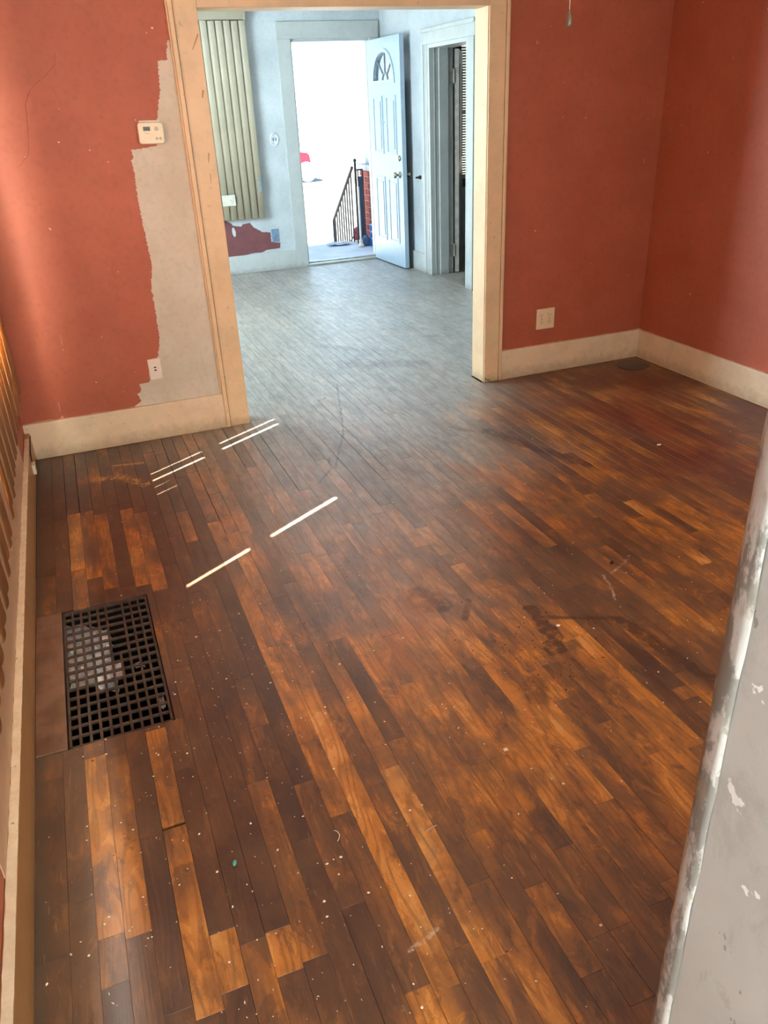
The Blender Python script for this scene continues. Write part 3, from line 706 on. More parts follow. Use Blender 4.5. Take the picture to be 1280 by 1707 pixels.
# floor register
gr = empty('floor_grate', (0, 0, 0), 'rusty cast iron floor grate with one missing bar, set in the floor at left', 'grate')
NXC, NYC = 10, 16
gx0, gx1, gy0, gy1 = HX0+0.002, HX1-0.002, HY0+0.001, HY1-0.002
zt_, zb_ = -0.002, -0.012
bw = 0.0075
bm = B()
for a in ((gx0, gy0, gx1, gy0+0.008), (gx0, gy1-0.008, gx1, gy1), (gx0, gy0, gx0+0.008, gy1), (gx1-0.008, gy0, gx1, gy1)):
    box(bm, a[0], a[1], zb_, a[2], a[3], zt_, 0.001)
obj('grate_frame', bm, MAT['iron'], gr)
px_ = (gx1-gx0-0.008)/NXC; py_ = (gy1-gy0-0.008)/NYC
for i in range(1, NXC):
    x = gx0+0.004+px_*i
    y1_ = gy1-0.008
    if i == 6: y1_ = gy1-0.004-py_*7 + 0.003
    bm = B(); box(bm, x-bw/2, gy0+0.008, zb_, x+bw/2, y1_, zt_, 0.001); obj('long_bar', bm, MAT['iron'], gr)
for j in range(1, NYC):
    y = gy0+0.004+py_*j
    bm = B(); box(bm, gx0+0.008, y-bw/2, zb_+0.001, gx1-0.008, y+bw/2, zt_-0.0006, 0.001)
    obj('cross_bar', bm, MAT['iron'], gr)
bm = B()
dz = -0.62
def quad(bm, a, b, c, d): bm.faces.new([bm.verts.new(p) for p in (a, b, c, d)])
prism(bm, rect(HX0-0.012, HY0-0.012, HX1+0.012, HY1+0.012), dz, -0.06, 'z', [rect(HX0-0.001, HY0-0.001, HX1+0.001, HY1+0.001)])
box(bm, HX0-0.012, HY0-0.012, dz-0.01, HX1+0.012, HY1+0.012, dz)
obj('duct_box', bm, MAT['duct'], gr, label='dim metal duct box')
# crumpled foil sheet lying on the duct shoulder
random.seed(9)
def crumple(name, x0, y0, x1, y1, z, amp, nx, ny, mat, par, tilt=0):
    bm = B(); g = [[bm.verts.new((x0+(x1-x0)*i/nx + random.uniform(-.4, .4)*(x1-x0)/nx, y0+(y1-y0)*j/ny + random.uniform(-.4, .4)*(y1-y0)/ny, z+tilt*i/nx+random.uniform(-amp, amp))) for j in range(ny+1)] for i in range(nx+1)]
    for i in range(nx):
        for j in range(ny): bm.faces.new((g[i][j], g[i+1][j], g[i+1][j+1], g[i][j+1]))
    return obj(name, bm, mat, par)
crumple('foil_sheet', -0.262, 2.12, -0.13, 2.475, -0.03, 0.008, 8, 20, MAT['foil'], gr, tilt=-0.06)
crumple('foil_scrap', -0.15, 2.16, -0.10, 2.24, -0.07, 0.008, 4, 4, MAT['foil'], gr)
crumple('foil_scrap', -0.065, 2.20, -0.035, 2.23, -0.08, 0.004, 3, 3, MAT['foil'], gr)
crumple('foil_scrap', -0.015, 1.93, -0.002, 1.99, -0.05, 0.004, 3, 3, MAT['foil'], gr)
# patch board beside the grate and its border
bm = B(); box(bm, -0.3505, PB_Y0-0.012, -0.0195, HX0-0.001, PB_Y1-0.10, 0.004, 0.0015); obj('patch_board', bm, MAT['patch'], label='reddish brown patch board beside the floor grate', cat='board')
bm = B(); box(bm, -0.3505, PB_Y1-0.098, -0.0195, HX0-0.001, PB_Y1, 0.0015, 0.0015); obj('patch_board', bm, MAT['patch'], label='short stained wood piece above the patch board by the grate', cat='board')

# round metal plate in the corner
bm = B(); lathe(bm, [(0.001, 0), (0.094, 0), (0.097, 0.002), (0.094, 0.0045), (0.086, 0.005), (0.084, 0.0038), (0.001, 0.0042)], (3.098, 3.866, 0.0004), n=40)
obj('floor_cover_plate', bm, MAT['disc'], label='round dark metal cover plate on the floor in the corner', cat='cover plate', smooth=False)

# thermostat
T = empty('thermostat', (0.457, FY0, 1.425), 'ivory wall thermostat with small grey display, on the paint edge left of the opening', 'thermostat', rz=0)
T.rotation_euler = (0, math.radians(1.5), 0)
def rrect(w, h, r, n=5, bulge=0.0):
    pts = []
    for (cx, cz, a0) in ((w/2-r, h/2-r, 0), (-w/2+r, h/2-r, 90), (-w/2+r, -h/2+r, 180), (w/2-r, -h/2+r, 270)):
        for i in range(n+1):
            a = math.radians(a0+90*i/n); pts.append((cx+r*math.cos(a), cz+r*math.sin(a)))
    return [(x*(1+bulge*(1-(2*z/h)**2)*0.5), z*(1+bulge*(1-(2*x/w)**2)*0.5)) for x, z in pts]
bm = B(); prism(bm, [(x*0.80, z*0.90+0.006) for x, z in rrect(0.112, 0.10, 0.006)], -0.004, 0, 'y'); obj('wall_plate', bm, MAT['plate_w'], T)
def loft(bm, layers):
    rs = [[bm.verts.new((x*s, d, z*s)) for x, z in rrect(0.112, 0.088, 0.012, 5, 0.06)] for s, d in layers]
    n = len(rs[0])
    for a, b in zip(rs, rs[1:]):
        for i in range(n): bm.faces.new((a[i], a[(i+1)%n], b[(i+1)%n], b[i]))
    bm.faces.new(rs[0]); bm.faces.new(rs[-1][::-1])
bm = B(); loft(bm, [(0.95, -0.004), (1.0, -0.008), (1.0, -0.022), (0.965, -0.028), (0.90, -0.030)]); hs = obj('housing', bm, MAT['plastic'], T)
bm = B(); prism(bm, [(x-0.018, z+0.018) for x, z in rrect(0.030, 0.017, 0.001)], -0.0306, -0.029, 'y'); dsp = obj('display', bm, MAT['lcd'], T)
bm = B()
for x in (-0.026, -0.0195, -0.012): box(bm, x, -0.0309, 0.0135, x+0.0045, -0.0305, 0.0225)
obj('digits', bm, MAT['lcd_digit'], dsp)
bm = B(); lathe(bm, [(0.0085, -0.029), (0.0085, -0.0325), (0.007, -0.0335)], (0.024, 0, 0.017), 'y', 16); obj('button', bm, MAT['button'], T)
for x in (0.021, 0.037):
    bm = B(); lathe(bm, [(0.0058, -0.029), (0.0058, -0.0315), (0.0045, -0.032)], (x, 0, -0.022), 'y', 14); obj('button', bm, MAT['button'], T)
bm = B(); tube(bm, [(-0.030+0.0, -0.0302, 0.003-0.0), (-0.02, -0.0302, -0.001), (-0.008, -0.0302, -0.001)], 0.0009, 5); obj('grille_line', bm, MAT['button'], T)

# outlets
def outlet(loc, w, h, label, mat, gangs=1, cat='outlet', face='y-', slots=True, n=2):
    e = empty('wall_outlet', loc, label, cat)
    bm = B(); box(bm, -w/2, -0.006, -h/2, w/2, 0.0, h/2, 0.0022, 2); obj('cover_plate', bm, mat, e)
    for g in range(gangs):
        gx = 0 if gangs == 1 else (-w/4 + g*w/2)*0.86
        for s in ((-1, 1) if n == 2 else (0,)):
            z = s*h*0.17
            bm = B(); prism(bm, [(gx+x, z+zz) for x, zz in rrect(0.030, 0.026, 0.008)], -0.0078, -0.005, 'y'); r = obj('receptacle', bm, mat, e)
            bm = B(); box(bm, gx-0.0075, -0.0082, z-0.001, gx-0.0055, -0.0076, z+0.008); box(bm, gx+0.0055, -0.0082, z, gx+0.0075, -0.0076, z+0.007); lathe(bm, [(0.0024, -0.0082), (0.0024, -0.0076)], (gx, 0, z-0.007), 'y', 8)
            obj('slots', bm, MAT['slot'], r)
        bm = B(); lathe(bm, [(0.003, -0.0075), (0.003, -0.0055)], (gx, 0, 0), 'y', 10); obj('screw', bm, MAT['brass'], e)
    return e
outlet((2.558, FY0, 0.324), 0.122, 0.120, 'square cream double outlet plate on the dark red wall', MAT['plate'], 2)
e = empty('wall_jack_plate', (0.293, FY0, 0.362), 'white wall plate with two small dark holes, under the cream patch edge', 'wall plate')
bm = B(); box(bm, -0.031, -0.007, -0.052, 0.031, 0, 0.052, 0.002, 2); obj('cover_plate', bm, MAT['plate_w'], e)
for z in (0.009, -0.005):
    bm = B(); box(bm, -0.005, -0.0078, z-0.0035, 0.006, -0.006, z+0.0035, 0.0008); obj('jack_hole', bm, MAT['slot'], e)
outlet((2.027, 8.35, 0.34), 0.075, 0.125, 'small blue grey outlet left of the front door', MAT['blueplate'], 1)
# phone jack on the left baseboard
e = empty('phone_jack', (-0.350, 3.70, 0.078), 'tiny ivory phone jack on the left baseboard near the corner', 'jack')
bm = B(); box(bm, 0, -0.026, -0.022, 0.015, 0.026, 0.024, 0.002); obj('jack_body', bm, MAT['plastic'], e)
bm = B(); box(bm, 0.0145, -0.019, -0.008, 0.0155, -0.004, 0.006); obj('jack_hole', bm, MAT['slot'], e)
bm = B(); tube(bm, [(0.004, 0.02, 0.024), (0.002, 0.06, 0.05), (0.003, 0.16, 0.062), (0.003, 0.26, 0.066)], 0.0025, 6); obj('cable', bm, MAT['slot'], e)

# pull chain with fan pull
e = empty('pull_chain', (1.424, 2.2, CZ), 'thin pull chain with a small dark teardrop weight, hanging at top right', 'pull chain')
bm = B(); tube(bm, [(0, 0, -0.012), (0, 0, 1.703-CZ)], 0.0011, 6)
z = CZ-0.012
obj('chain', bm, MAT['brass'], e)
bm = B(); lathe(bm, [(0.001, 0), (0.003, -0.002), (0.0035, -0.010), (0.0062, -0.016), (0.0085, -0.027), (0.0085, -0.036), (0.006, -0.043), (0.001, -0.046)], (0, 0, 1.708-CZ), n=16)
obj('weight', bm, plain('pull_weight', (120, 104, 84), 0.35, 0.2, bump=0), e, smooth=True)
bm = B(); lathe(bm, [(0.03, 0), (0.03, -0.008), (0.012, -0.014)], (0, 0, 0), n=20); obj('ceiling_canopy', bm, MAT['brass'], e)

# ------------------------------------------------------------------ front room: door, blinds, plates
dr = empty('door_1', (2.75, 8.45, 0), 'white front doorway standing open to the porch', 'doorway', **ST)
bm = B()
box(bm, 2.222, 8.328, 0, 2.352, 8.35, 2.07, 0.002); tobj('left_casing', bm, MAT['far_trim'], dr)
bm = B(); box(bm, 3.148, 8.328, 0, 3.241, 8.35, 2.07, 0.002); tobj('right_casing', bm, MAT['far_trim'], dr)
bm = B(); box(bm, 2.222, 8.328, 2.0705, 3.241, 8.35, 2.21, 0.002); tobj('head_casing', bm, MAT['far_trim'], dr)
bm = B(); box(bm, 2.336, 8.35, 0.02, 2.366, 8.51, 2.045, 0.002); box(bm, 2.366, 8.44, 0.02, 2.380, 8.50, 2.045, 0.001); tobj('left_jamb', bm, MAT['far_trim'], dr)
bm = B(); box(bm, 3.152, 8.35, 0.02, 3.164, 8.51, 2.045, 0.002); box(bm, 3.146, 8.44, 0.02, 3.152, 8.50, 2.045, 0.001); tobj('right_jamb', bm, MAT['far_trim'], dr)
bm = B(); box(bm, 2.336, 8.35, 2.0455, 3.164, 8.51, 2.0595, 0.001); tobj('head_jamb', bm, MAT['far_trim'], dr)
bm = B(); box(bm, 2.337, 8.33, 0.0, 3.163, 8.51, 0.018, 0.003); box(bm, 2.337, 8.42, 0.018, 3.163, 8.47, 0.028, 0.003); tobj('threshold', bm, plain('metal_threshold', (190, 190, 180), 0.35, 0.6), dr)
# leaf: local frame, x along width from hinge, y thickness, swings in
LWD, LH, LT = 0.775, 2.03, 0.042
leaf = empty('door_leaf', (0, 0, 0), parent=dr)
leaf.location = (3.160-2.75, 8.352-8.45, 0.012)
leaf.rotation_euler = (0, 0, math.radians(-90+2.0))
# local +x goes away from the hinge (toward -Y world); local -y faces... outer skin toward -X world
fan_c, fan_r, fan_z0 = LWD/2, 0.265, 1.68
def arch(cx, z0, rx, rz, n=18): return [(cx+rx*math.cos(math.pi*i/n), z0+rz*math.sin(math.pi*i/n)) for i in range(n+1)]
bm = B(); prism(bm, rect(0, 0, LWD, LH), -LT, 0, 'y', [arch(fan_c, fan_z0, fan_r-0.03, 0.235)]); slab = obj('slab', bm, MAT['door'], leaf)
for yy in (-LT-0.008, 0.0):
    bm = B(); prism(bm, arch(fan_c, fan_z0-0.03, fan_r, 0.295), yy, yy+0.008, 'y', [arch(fan_c, fan_z0, fan_r-0.035, 0.232)]); obj('window_surround', bm, MAT['door'], leaf)
bm = B(); prism(bm, arch(fan_c, fan_z0, fan_r-0.032, 0.233), -LT/2-0.002, -LT/2+0.002, 'y'); obj('fan_glass', bm, glass_mat('reflective_fan_glass', 0.3), leaf)
bm = B()
def bar2(bm, a, b, w=0.006, y0=-LT/2-0.008, y1=-LT/2+0.008):
    d = Vector((b[0]-a[0], b[1]-a[1])).normalized(); n_ = Vector((-d.y, d.x))*w
    prism(bm, [(a[0]+n_.x, a[1]+n_.y), (a[0]-n_.x, a[1]-n_.y), (b[0]-n_.x, b[1]-n_.y), (b[0]+n_.x, b[1]+n_.y)], y0, y1, 'y')
hub = [(fan_c+0.06*math.cos(math.pi*i/8), fan_z0+0.06*math.sin(math.pi*i/8)) for i in range(9)]
for a, b in zip(hub, hub[1:]): bar2(bm, a, b)
for ang in (45, 90, 135):
    a = math.radians(ang); bar2(bm, (fan_c+0.06*math.cos(a), fan_z0+0.06*math.sin(a)), (fan_c+0.235*math.cos(a), fan_z0+0.233*math.sin(a)))
obj('muntins', bm, plain('shaded_muntin', (120, 134, 142), 0.4, bump=0), leaf)  # same paint as the door, greyed to paint in the shading
for side in (0, 1):
    y0 = -LT if side == 0 else 0.0; sg = -1 if side == 0 else 1
    for (xa, xb, za, zb) in ((0.115, 0.345, 1.04, 1.55), (0.43, 0.66, 1.04, 1.55), (0.115, 0.345, 0.22, 0.83), (0.43, 0.66, 0.22, 0.83)):
        bm = B()
        ya, yb = sorted((y0, y0+sg*0.007))
        prism(bm, rect(xa, za, xb, zb), ya, yb, 'y', [rect(xa+0.022, za+0.022, xb-0.022, zb-0.022)])
        prism(bm, rect(xa+0.045, za+0.045, xb-0.045, zb-0.045), ya, yb, 'y')
        obj('panel', bm, MAT['door'], leaf)
for sg, y0 in ((-1, -LT), (1, 0)):
    bm = B(); lathe(bm, [(0.03, y0), (0.03, y0+sg*0.006), (0.012, y0+sg*0.012), (0.011, y0+sg*0.035), (0.026, y0+sg*0.045), (0.029, y0+sg*0.058), (0.020, y0+sg*0.068), (0.004, y0+sg*0.070)], (LWD-0.065, 0, 0.865), 'y', 20); obj('knob', bm, MAT['brass'], leaf, smooth=True)
    bm = B(); lathe(bm, [(0.026, y0), (0.026, y0+sg*0.010), (0.018, y0+sg*0.016), (0.004, y0+sg*0.018)], (LWD-0.065, 0, 1.01), 'y', 18); obj('deadbolt', bm, MAT['brass'], leaf, smooth=True)
bm = B(); lathe(bm, [(0.010, -LT), (0.010, -LT-0.004), (0.005, -LT-0.005)], (LWD/2-0.01, 0, 1.32), 'y', 12); obj('peephole', bm, MAT['brass'], leaf)

# inner doorway on the right of the front room
d2 = empty('door_2', (3.26, 6.8, 0), 'narrow white cased doorway on the right with an old dark door folded back', 'doorway', **ST)
ft = MAT['far_trim']
bm = B(); box(bm, 3.240, DY1, 0, 3.262, 7.285, 1.93, 0.003); box(bm, 3.232, 7.262, 0, 3.240, 7.292, 1.93, 0.004, 2); box(bm, 3.236, DY1+0.02, 0, 3.240, DY1+0.03, 1.93, 0.001); box(bm, 3.236, DY1+0.06, 0, 3.240, DY1+0.07, 1.93, 0.001); tobj('left_casing', bm, ft, d2)
bm = B(); box(bm, 3.240, 6.305, 0, 3.262, DY0, 1.93, 0.003); box(bm, 3.232, 6.298, 0, 3.240, 6.328, 1.93, 0.004, 2); tobj('right_casing', bm, ft, d2)
bm = B(); box(bm, 3.240, 6.298, 1.9305, 3.262, 7.292, 2.05, 0.003); box(bm, 3.228, 6.29, 2.02, 3.240, 7.30, 2.05, 0.003); tobj('head_casing', bm, ft, d2)
bm = B(); box(bm, 3.24, DY1-0.02, 0, 3.47, DY1-0.0005, 1.93, 0.002); box(bm, 3.33, DY1-0.032, 0, 3.42, DY1-0.02, 1.91, 0.002); box(bm, 3.285, DY1-0.024, 0, 3.292, DY1-0.02, 1.91); tobj('left_jamb', bm, ft, d2)
bm = B(); box(bm, 3.24, DY0+0.0005, 0, 3.47, DY0+0.02, 1.93, 0.002); tobj('right_jamb', bm, ft, d2)
bm = B(); box(bm, 3.24, DY0+0.02, 1.90, 3.47, DY1-0.02, 1.93, 0.002); tobj('head_jamb', bm, ft, d2)
lf2 = empty('old_door_leaf', (0.225, 0.345, 0.01), parent=d2, rz=math.radians(61))
bm = B(); prism(bm, rect(0, 0, 0.70, 1.88), -0.038, 0, 'y'); obj('slab', bm, MAT['hinge'], lf2)
bm = B()
for (xa, xb, za, zb) in ((0.11, 0.59, 0.25, 0.85), (0.11, 0.59, 1.0, 1.75)):
    prism(bm, rect(xa-0.02, za-0.02, xb+0.02, zb+0.02), -0.044, -0.038, 'y', [rect(xa, za, xb, zb)])
obj('panel_moulding', bm, MAT['hinge'], lf2)
for z in (0.21, 1.68):
    bm = B(); box(bm, 3.432-3.26, DY1-0.026-6.8, z-0.05, 3.470-3.26, DY1-0.020-6.8, z+0.05, 0.001); lathe(bm, [(0.008, z-0.055), (0.008, z+0.055), (0.004, z+0.062)], (3.478-3.26, DY1-0.028-6.8, 0), n=10)
    obj('hinge', bm, MAT['hinge'], d2)
# plinth lump at the foot of the casing
bm = B(); box(bm, 3.225, 7.292, 0, 3.262, 7.325, 0.045, 0.008, 2); tobj('casing_foot', bm, ft, d2)
bm = B(); lathe(bm, [(0.018, 0), (0.018, -0.006), (0.008, -0.035), (0.010, -0.05), (0.002, -0.055)], (0, 0, 0), 'x', 12)
o = obj('door_bumper', bm, MAT['slot'], label='small dark round bumper on the pale wall behind the front door', cat='door stop'); o.location = (3.262, 7.42, 0.86)

# front room vertical blinds
fb = empty('vertical_blinds', (1.3, 8.31, 0.53), 'khaki vertical blinds left of the front door', 'blinds')
bm = B(); box(bm, -0.95, -0.055, 1.695, 0.625, 0.02, 1.76, 0.006, 2); obj('valance', bm, MAT['khaki'], fb)
bm = B(); box(bm, 0.612, -0.062, 1.690, 0.632, 0.022, 1.765, 0.004); obj('valance_end_cap', bm, MAT['khaki'], fb)
n = 22
for j in range(n):
    xc = 0.585 - j*0.0705
    bm = B(); cols = []
    for i in range(9):
        t = i/8*2-1
        cols.append([bm.verts.new((t*0.0445, -0.013*(1-t*t)+(0.0), zz)) for zz in (0.0, 1.69)] + [bm.verts.new((t*0.0445, -0.013*(1-t*t)+0.001, zz)) for zz in (0.0, 1.69)])
    for a, b in zip(cols, cols[1:]):
        bm.faces.new((a[0], b[0], b[1], a[1])); bm.faces.new((b[2], a[2], a[3], b[3])); bm.faces.new((a[0], a[2], b[2], b[0]))
    o = obj('slat', bm, MAT['khaki'], fb, smooth=True); o.location = (xc, -0.012, random.uniform(-.006, .006)); o.rotation_euler = (0, 0, math.radians(-26))
    if xc < -0.9: break
bm = B(); box(bm, 0.215, -0.045, 0.135, 0.345, -0.038, 0.235, 0.001)
bk = obj('bracket_cover', bm, plain('pale_cover', (186, 186, 172), 0.4), fb)
bm = B()
for z in (0.155, 0.185, 0.21): box(bm, 0.235, -0.046, z, 0.335, -0.0445, z+0.004)
obj('cover_ribs', bm, MAT['button'], bk)
bm = B(); box(bm, 0.59, -0.05, 0.235, 0.622, -0.035, 0.375, 0.003); obj('wand_clip', bm, plain('clip_grey', (128, 136, 132), 0.4), fb)
w3 = empty('window_3', (1.2, 8.45, 0.75), 'front window behind the khaki blinds', 'window', **ST)
bm = B(); prism(bm, rect(0.55, 0.75, 1.80, 2.05), 8.40, 8.44, 'y', [rect(0.6, 0.8, 1.75, 1.38), rect(0.6, 1.43, 1.75, 2.0)]); tobj('window_frame', bm, MAT['far_trim'], w3)
bm = B(); box(bm, 0.6, 8.418, 0.8, 1.75, 8.421, 2.0); tobj('pane', bm, MAT['glass'], w3)
# round plate
rp = empty('round_wall_plate', (2.114, 8.35, 1.228), 'round pale plate with two oval holes on the wall left of the front door', 'wall plate')
bm = B(); lathe(bm, [(0.044, 0), (0.044, -0.006), (0.040, -0.010), (0.034, -0.010), (0.032, -0.007), (0.001, -0.007)], (0, 0, 0), 'y', 28)
for v in bm.verts: v.co.z *= 1.35
obj('ring_plate', bm, plain('pale_ring', (196, 202, 204), 0.4, bump=0), rp)
for x in (-0.012, 0.014):
    bm = B(); lathe(bm, [(0.008, -0.0065), (0.008, -0.0085), (0.006, -0.009)], (0, 0, 0), 'y', 14)
    for v in bm.verts: v.co.z *= 2.2; v.co.x += x
    obj('oval_hole', bm, plain('oval_grey', (120, 132, 138), 0.5), rp)

# side room window with horizontal blinds
w4 = empty('window_4', (4.5, 8.45, 0.76), 'side room window seen through the inner doorway', 'window', **ST)
bm = B(); prism(bm, rect(4.14, 0.73, 5.04, 2.04), 8.42, 8.46, 'y', [rect(4.17, 0.77, 5.0, 1.36), rect(4.17, 1.40, 5.0, 2.0)]); tobj('window_frame', bm, ft, w4)
bm = B(); prism(bm, rect(4.07, 0.65, 5.11, 2.12), 8.33, 8.3495, 'y', [rect(4.142, 0.735, 5.038, 2.035)]); tobj('window_casing', bm, MAT['darkwood'], w4)
hb = empty('slatted_blind', (4.585, 8.36, 0.745), 'sunlit yellowish horizontal blind in the side room window', 'blinds')
bm = B(); box(bm, -0.43, -0.02, 1.25, 0.43, 0.02, 1.285, 0.003); obj('head_rail', bm, MAT['blind_side'], hb)
me0 = None
for j in range(49):
    if me0 is None:
        bm = B(); box(bm, -0.43, -0.0125, -0.0005, 0.43, 0.0125, 0.0005); o = obj('slat', bm, MAT['blind_side'], hb); me0 = o.data
    else:
        o = bpy.data.objects.new('slat', me0); COL.objects.link(o); o.parent = hb
    o.location = (0, 0, 0.02+j*0.025); o.rotation_euler = (math.radians(-52), 0, 0)

# ------------------------------------------------------------------ outside
bm = B(); box(bm, -14, 8.57, -1.0, 30, 60, -0.92); obj('ground', bm, MAT['street'], label='blown-out pale pavement and street beyond the porch', cat='ground', **ST)
bm = B(); box(bm, 1.2, 8.515, -0.9, 4.6, 10.32, -0.10, 0.005); obj('porch_floor', bm, MAT['conc'], label='bluish concrete porch slab outside the front door', cat='porch', **ST)
stp = empty('porch_steps', (2.7, 10.3, -0.92), 'concrete steps going down from the porch', 'steps', **ST)
for i in range(4):
    bm = B(); box(bm, -0.75, 0.021+0.27*i, 0, 0.83, 0.29+0.27*i, 0.66-0.17*i, 0.004); obj('step', bm, MAT['conc'], stp)
bm = B(); box(bm, 0.9, 8.51, 2.42, 4.9, 10.45, 2.55, 0.005); obj('porch_roof', bm, MAT['ext'], label='porch roof above the front door, out of view', cat='porch roof', **ST)
# iron railing on the right of the steps
rl = empty('stair_railing', (3.515, 10.0, -0.1), 'thin dark iron stair railing outside the front door', 'railing')
def rtube(name, pts, r): 
    bm = B(); tube(bm, pts, r, 8); return obj(name, bm, MAT['rail'], rl)
rtube('post', [(0, 0, 0), (0, 0, 0.97)], 0.017)
bm = B(); lathe(bm, [(0.002, 0.965), (0.018, 0.975), (0.022, 0.99), (0.016, 1.005), (0.002, 1.012)], (0, 0, 0), n=14); obj('finial', bm, MAT['rail'], rl, smooth=True)
rtube('post', [(0.03, 1.10, -0.55), (0.03, 1.10, 0.18)], 0.020)
rtube('handrail', [(0.03, 0.20, 0.90), (0.03, 1.10, 0.18)], 0.019)
rtube('bottom_rail', [(0.03, 0.20, 0.12), (0.03, 1.10, -0.45)], 0.009)
rtube('level_rail', [(0, 0, 0.88), (0.10, 0.02, 0.88)], 0.008)
rtube('level_post', [(0.10, 0.02, 0.88), (0.10, 0.02, 0.02)], 0.009)
for i in range(9):
    y = 0.27+i*0.095; zt2 = 0.90-(y-0.20)*0.8; rtube('baluster', [(0.03, y, zt2-1.0+0.27*(y-.2)), (0.03, y, zt2)], 0.010)
# brick pier
pier = empty('brick_pier', (3.90, 10.12, -0.10), 'red brick porch pier with a pale stone cap', 'pier')
pw = 0.42
bm = B(); box(bm, -pw/2+0.008, -pw/2+0.008, 0, pw/2-0.008, pw/2-0.008, 0.86); obj('mortar_core', bm, MAT['mortar'], pier)
random.seed(4)
bme = {}
for c in range(12):
    z = c*0.0715
    for side in range(4):
        half = (c % 2)
        segs = [(-0.21, -0.0), (0.01, 0.21)] if not half else [(-0.21, -0.11), (-0.10, 0.10), (0.11, 0.21)]
        for a, b in segs:
            key = (round(b-a, 3))
            if key not in bme:
                bm = B(); box(bm, -(b-a)/2+0.0025, -0.012, 0.004, (b-a)/2-0.0025, 0.012, 0.066, 0.002); t = bpy.data.meshes.new('brick'); bm.to_mesh(t); bm.free(); t.materials.append(MAT['brick']); bme[key] = t
            o = bpy.data.objects.new('brick', bme[key]); COL.objects.link(o); o.parent = pier
            m_ = (a+b)/2; ang = side*math.pi/2
            v = Matrix.Rotation(ang, 3, 'Z') @ Vector((m_, -pw/2+0.011+random.uniform(-.0015, .0015), 0))
            o.location = (v.x, v.y, z); o.rotation_euler = (0, 0, ang)
bm = B(); box(bm, -pw/2-0.03, -pw/2-0.03, 0.861, pw/2+0.03, pw/2+0.03, 0.93, 0.006); obj('cap_stone', bm, MAT['stone'], pier)
bm = B(); box(bm, -pw/2+0.06, -pw/2+0.06, 0.9305, pw/2-0.06, pw/2-0.06, 1.09, 0.004); box(bm, -0.10, -0.10, 1.09, 0.1, 0.1, 2.519, 0.004); obj('column_base', bm, MAT['stone'], pier)
# milk crate
cr = empty('plastic_crate', (3.77, 9.60, -0.10), 'bright blue plastic crate beside the front door', 'crate', rz=0.03)
bm = B(); w_, h_ = 0.17, 0.27
for s in (-1, 1):
    for i in range(5):
        t = -w_+i*2*w_/4
        box(bm, t-0.009, s*w_-0.004, 0, t+0.009, s*w_+0.004, h_); box(bm, s*w_-0.004, t-0.009, 0, s*w_+0.004, t+0.009, h_)
    for z in (0.01, 0.09, 0.17, h_-0.02):
        box(bm, -w_-0.004, s*w_-0.005, z, w_+0.004, s*w_+0.005, z+0.02); box(bm, s*w_-0.005, -w_, z, s*w_+0.005, w_, z+0.02)
obj('lattice_wall', bm, MAT['crate'], cr)
bm = B(); box(bm, -w_, -w_, 0, w_, w_, 0.008); obj('crate_base', bm, MAT['crate'], cr)
# bag, cloth, pole, tarp, sled on the porch
def blob(name, c, s, mat, label, cat, seed, n=(20, 12), sag=0.35):
    random.seed(seed); bm = B(); bmesh.ops.create_uvsphere(bm, u_segments=n[0], v_segments=n[1], radius=1)
    ph = [random.uniform(0, 6) for _ in range(6)]
    for v in bm.verts:
        p = v.co; k = 1+0.10*math.sin(5*p.x+ph[0])+0.08*math.sin(7*p.y+ph[1]+3*p.z)+0.05*math.sin(11*p.x+4*p.y+ph[2])
        z = p.z if p.z > -sag else -sag
        v.co = Vector((p.x*s[0]*k, p.y*s[1]*k, (z+sag)*s[2]*(k if z > 0 else 1)))
    o = obj(name, bm, mat, smooth=True, label=label, cat=cat); o.location = c; return o
blob('cloth_bag', (3.565, 9.88, -0.10), (0.075, 0.08, 0.085), MAT['navy'], 'slumped navy bag at the foot of the railing post', 'bag', 21)
blob('towel', (3.62, 10.36, -0.10), (0.05, 0.05, 0.13), MAT['pink'], 'crumpled pink towel behind the navy bag', 'towel', 22)
crumple('plastic_sheet', 3.14, 10.02, 3.42, 10.26, -0.082, 0.012, 6, 5, MAT['tarp'], None)
put(bpy.data.objects['plastic_sheet'], 'crumpled pale plastic sheet on the porch floor', 'sheet')
pl = empty('standing_pole', (3.47, 9.80, -0.10), 'white pole standing on a round knobbly foot beside the railing', 'pole')
bm = B(); tube(bm, [(0, 0, 0.03), (0.02, 0.06, 0.70)], 0.012, 10); obj('pole', bm, MAT['plate_w'], pl)
bm = B(); lathe(bm, [(0.01, 0.0), (0.038, 0.005), (0.042, 0.02), (0.026, 0.04), (0.020, 0.06), (0.026, 0.075), (0.014, 0.095)], (0, 0, 0), n=14); obj('foot', bm, MAT['plate_w'], pl, smooth=True)
sd = empty('folded_chair', (3.60, 10.06, -0.10), 'narrow dark blue folded chair standing upright against the brick pier', 'folding chair')
bm = B(); box(bm, -0.020, 0.0, 0.05, 0.020, 0.02, 0.80, 0.004); obj('seat', bm, MAT['navy'], sd)
for x in (-0.028, 0.028):
    bm = B(); tube(bm, [(x, 0.01, 0), (x, 0.01, 0.88)], 0.009, 8); obj('leg', bm, MAT['rail'], sd)
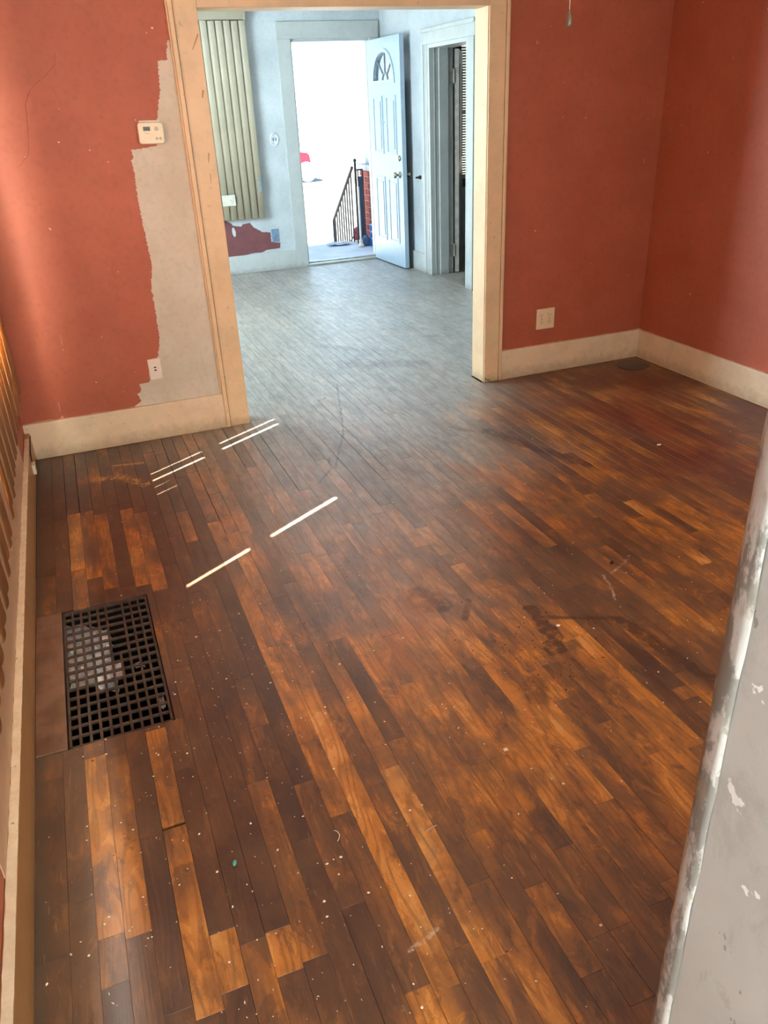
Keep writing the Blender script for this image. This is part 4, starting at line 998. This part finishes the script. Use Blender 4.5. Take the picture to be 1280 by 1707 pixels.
# parked red car far off
car = empty('parked_car', (6.78, 30.5, -0.92), 'red car parked in the bright street, seen past the left door jamb', 'car', rz=math.radians(0))
bm = B()
side = [(-2.2, 0.35), (-2.15, 0.85), (-1.2, 0.98), (-0.7, 1.42), (0.9, 1.45), (1.6, 1.0), (1.95, 0.95), (2.0, 0.6), (1.5, 0.3), (-1.85, 0.3)]
prism(bm, side, -0.85, 0.85, 'y'); bmesh.ops.bevel(bm, geom=bm.edges[:], offset=0.05, segments=2, affect='EDGES'); obj('body', bm, MAT['carred'], car)
bm = B(); prism(bm, [(-1.05, 0.99), (-0.65, 1.36), (0.85, 1.39), (1.4, 1.02)], -0.86, 0.86, 'y'); obj('side_windows', bm, MAT['glassd'], car)
for x in (-1.4, 1.80):
    for y in (-0.88, 0.8):
        bm = B(); lathe(bm, [(0.2, -0.1), (0.32, -0.1), (0.34, -0.06), (0.34, 0.06), (0.32, 0.1), (0.2, 0.1)], (x, y, 0.34), 'y', 24); obj('wheel', bm, MAT['tyre'], car)

# ------------------------------------------------------------------ small things on the floor
bm = B(); lathe(bm, [(0.0005, -0.0085), (0.003, -0.007), (0.0048, -0.003), (0.005, 0.001), (0.0038, 0.0055), (0.0005, 0.0085)], (0, 0, 0), 'y', 14)
o = obj('egg_bead', bm, MAT['teal'], smooth=True, label='small teal egg-shaped bead on the floor near the bottom', cat='bead'); o.location = (0.07, 1.27, 0.0052); o.rotation_euler = (0, 0, -0.3)
def chip(loc, r, label, seed):
    random.seed(seed); bm = B()
    poly = [(r*math.cos(a)*random.uniform(.5, 1.1), r*math.sin(a)*random.uniform(.4, 1.0)) for a in [i*math.pi/4 for i in range(8)]]
    prism(bm, poly, 0, 0.0015, 'z')
    for v in bm.verts: v.co.z += v.co.x*0.12
    o = obj('paint_chip', bm, MAT['chipw'], label=label, cat='paint chip'); o.location = (*loc, 0.0018); return o
chip((0.793, 1.332), 0.009, 'largest white paint chip, on the boards right of centre', 1)
chip((2.43, 2.784), 0.011, 'lone white paint chip on the reddish boards toward the right wall', 2)
chip((1.21, 1.74), 0.008, 'white paint chip on the dark spill stain', 6)
bm = B(); tube(bm, [(0.497, 1.179, 0.002), (0.513, 1.183, 0.004), (0.528, 1.186, 0.002)], 0.0012, 5); obj('splinter', bm, MAT['twig'], label='thin pale splinter lying on the lower centre boards', cat='splinter')
bm = B(); tube(bm, [(0.304, 1.268, 0.0016), (0.310, 1.262, 0.002), (0.312, 1.25, 0.002), (0.306, 1.24, 0.0016), (0.302, 1.236, 0.0016)], 0.0009, 5); obj('thread', bm, MAT['chipw'], label='curled bit of white thread on the lower centre boards', cat='thread')
bm = B(); lathe(bm, [(0.0005, -0.009), (0.005, -0.005), (0.006, 0), (0.004, 0.006), (0.0005, 0.009)], (0, 0, 0), 'x', 10); o = obj('dark_crumb', bm, MAT['crumb'], smooth=True, label='dark crumb beside the white scratches at right', cat='crumb'); o.location = (1.588, 1.982, 0.006)
def debris(name, n, sz, mat, label, seed, dens):
    random.seed(seed); bm = B()
    c = 0
    while c < n:
        x, y = dens()
        if HX0-0.01 < x < HX1+0.01 and HY0 < y < HY1: continue
        if x > 3.2 or x < -0.33 or (x > 0.42 and y < 0.43): continue
        s = sz*random.choice((0.5, 0.6, 0.7, 0.9, 1.3)); a0 = random.uniform(0, 6.28); e = random.uniform(0.3, 1)
        pts = []
        for i in range(5):
            a = i*1.2566; u = s*math.cos(a)*random.uniform(.6, 1.1); v = s*e*math.sin(a)*random.uniform(.6, 1.1)
            pts.append((x+u*math.cos(a0)-v*math.sin(a0), y+u*math.sin(a0)+v*math.cos(a0)))
        tp = bm.verts.new((x, y, 0.0006+s*0.5)); vs_ = [bm.verts.new((p[0], p[1], 0.0005)) for p in pts]
        for i in range(5): bm.faces.new((vs_[i], vs_[(i+1) % 5], tp))
        c += 1
    return obj(name, bm, mat, label=label, cat='debris', kind='stuff')
def d1():
    r = random.random()
    if r < 0.5: return random.gauss(0.0, 0.25), random.uniform(0.75, 2.4)
    if r < 0.8: return random.uniform(0, 1.8), random.uniform(0.7, 2.2)
    return random.uniform(-0.3, 3.1), random.uniform(1.5, 3.95)
debris('paint_flakes', 640, 0.0034, MAT['chipw'], 'white paint flakes and crumbs scattered over the boards', 31, d1)
def d3():
    if random.random() < 0.5: return random.gauss(1.1, 0.12), random.gauss(1.65, 0.12)
    return random.uniform(-.3, 2.5), random.uniform(0.7, 5.5)
debris('dirt_crumbs', 420, 0.0028, MAT['crumb'], 'dark dirt crumbs scattered over the boards', 32, d3)
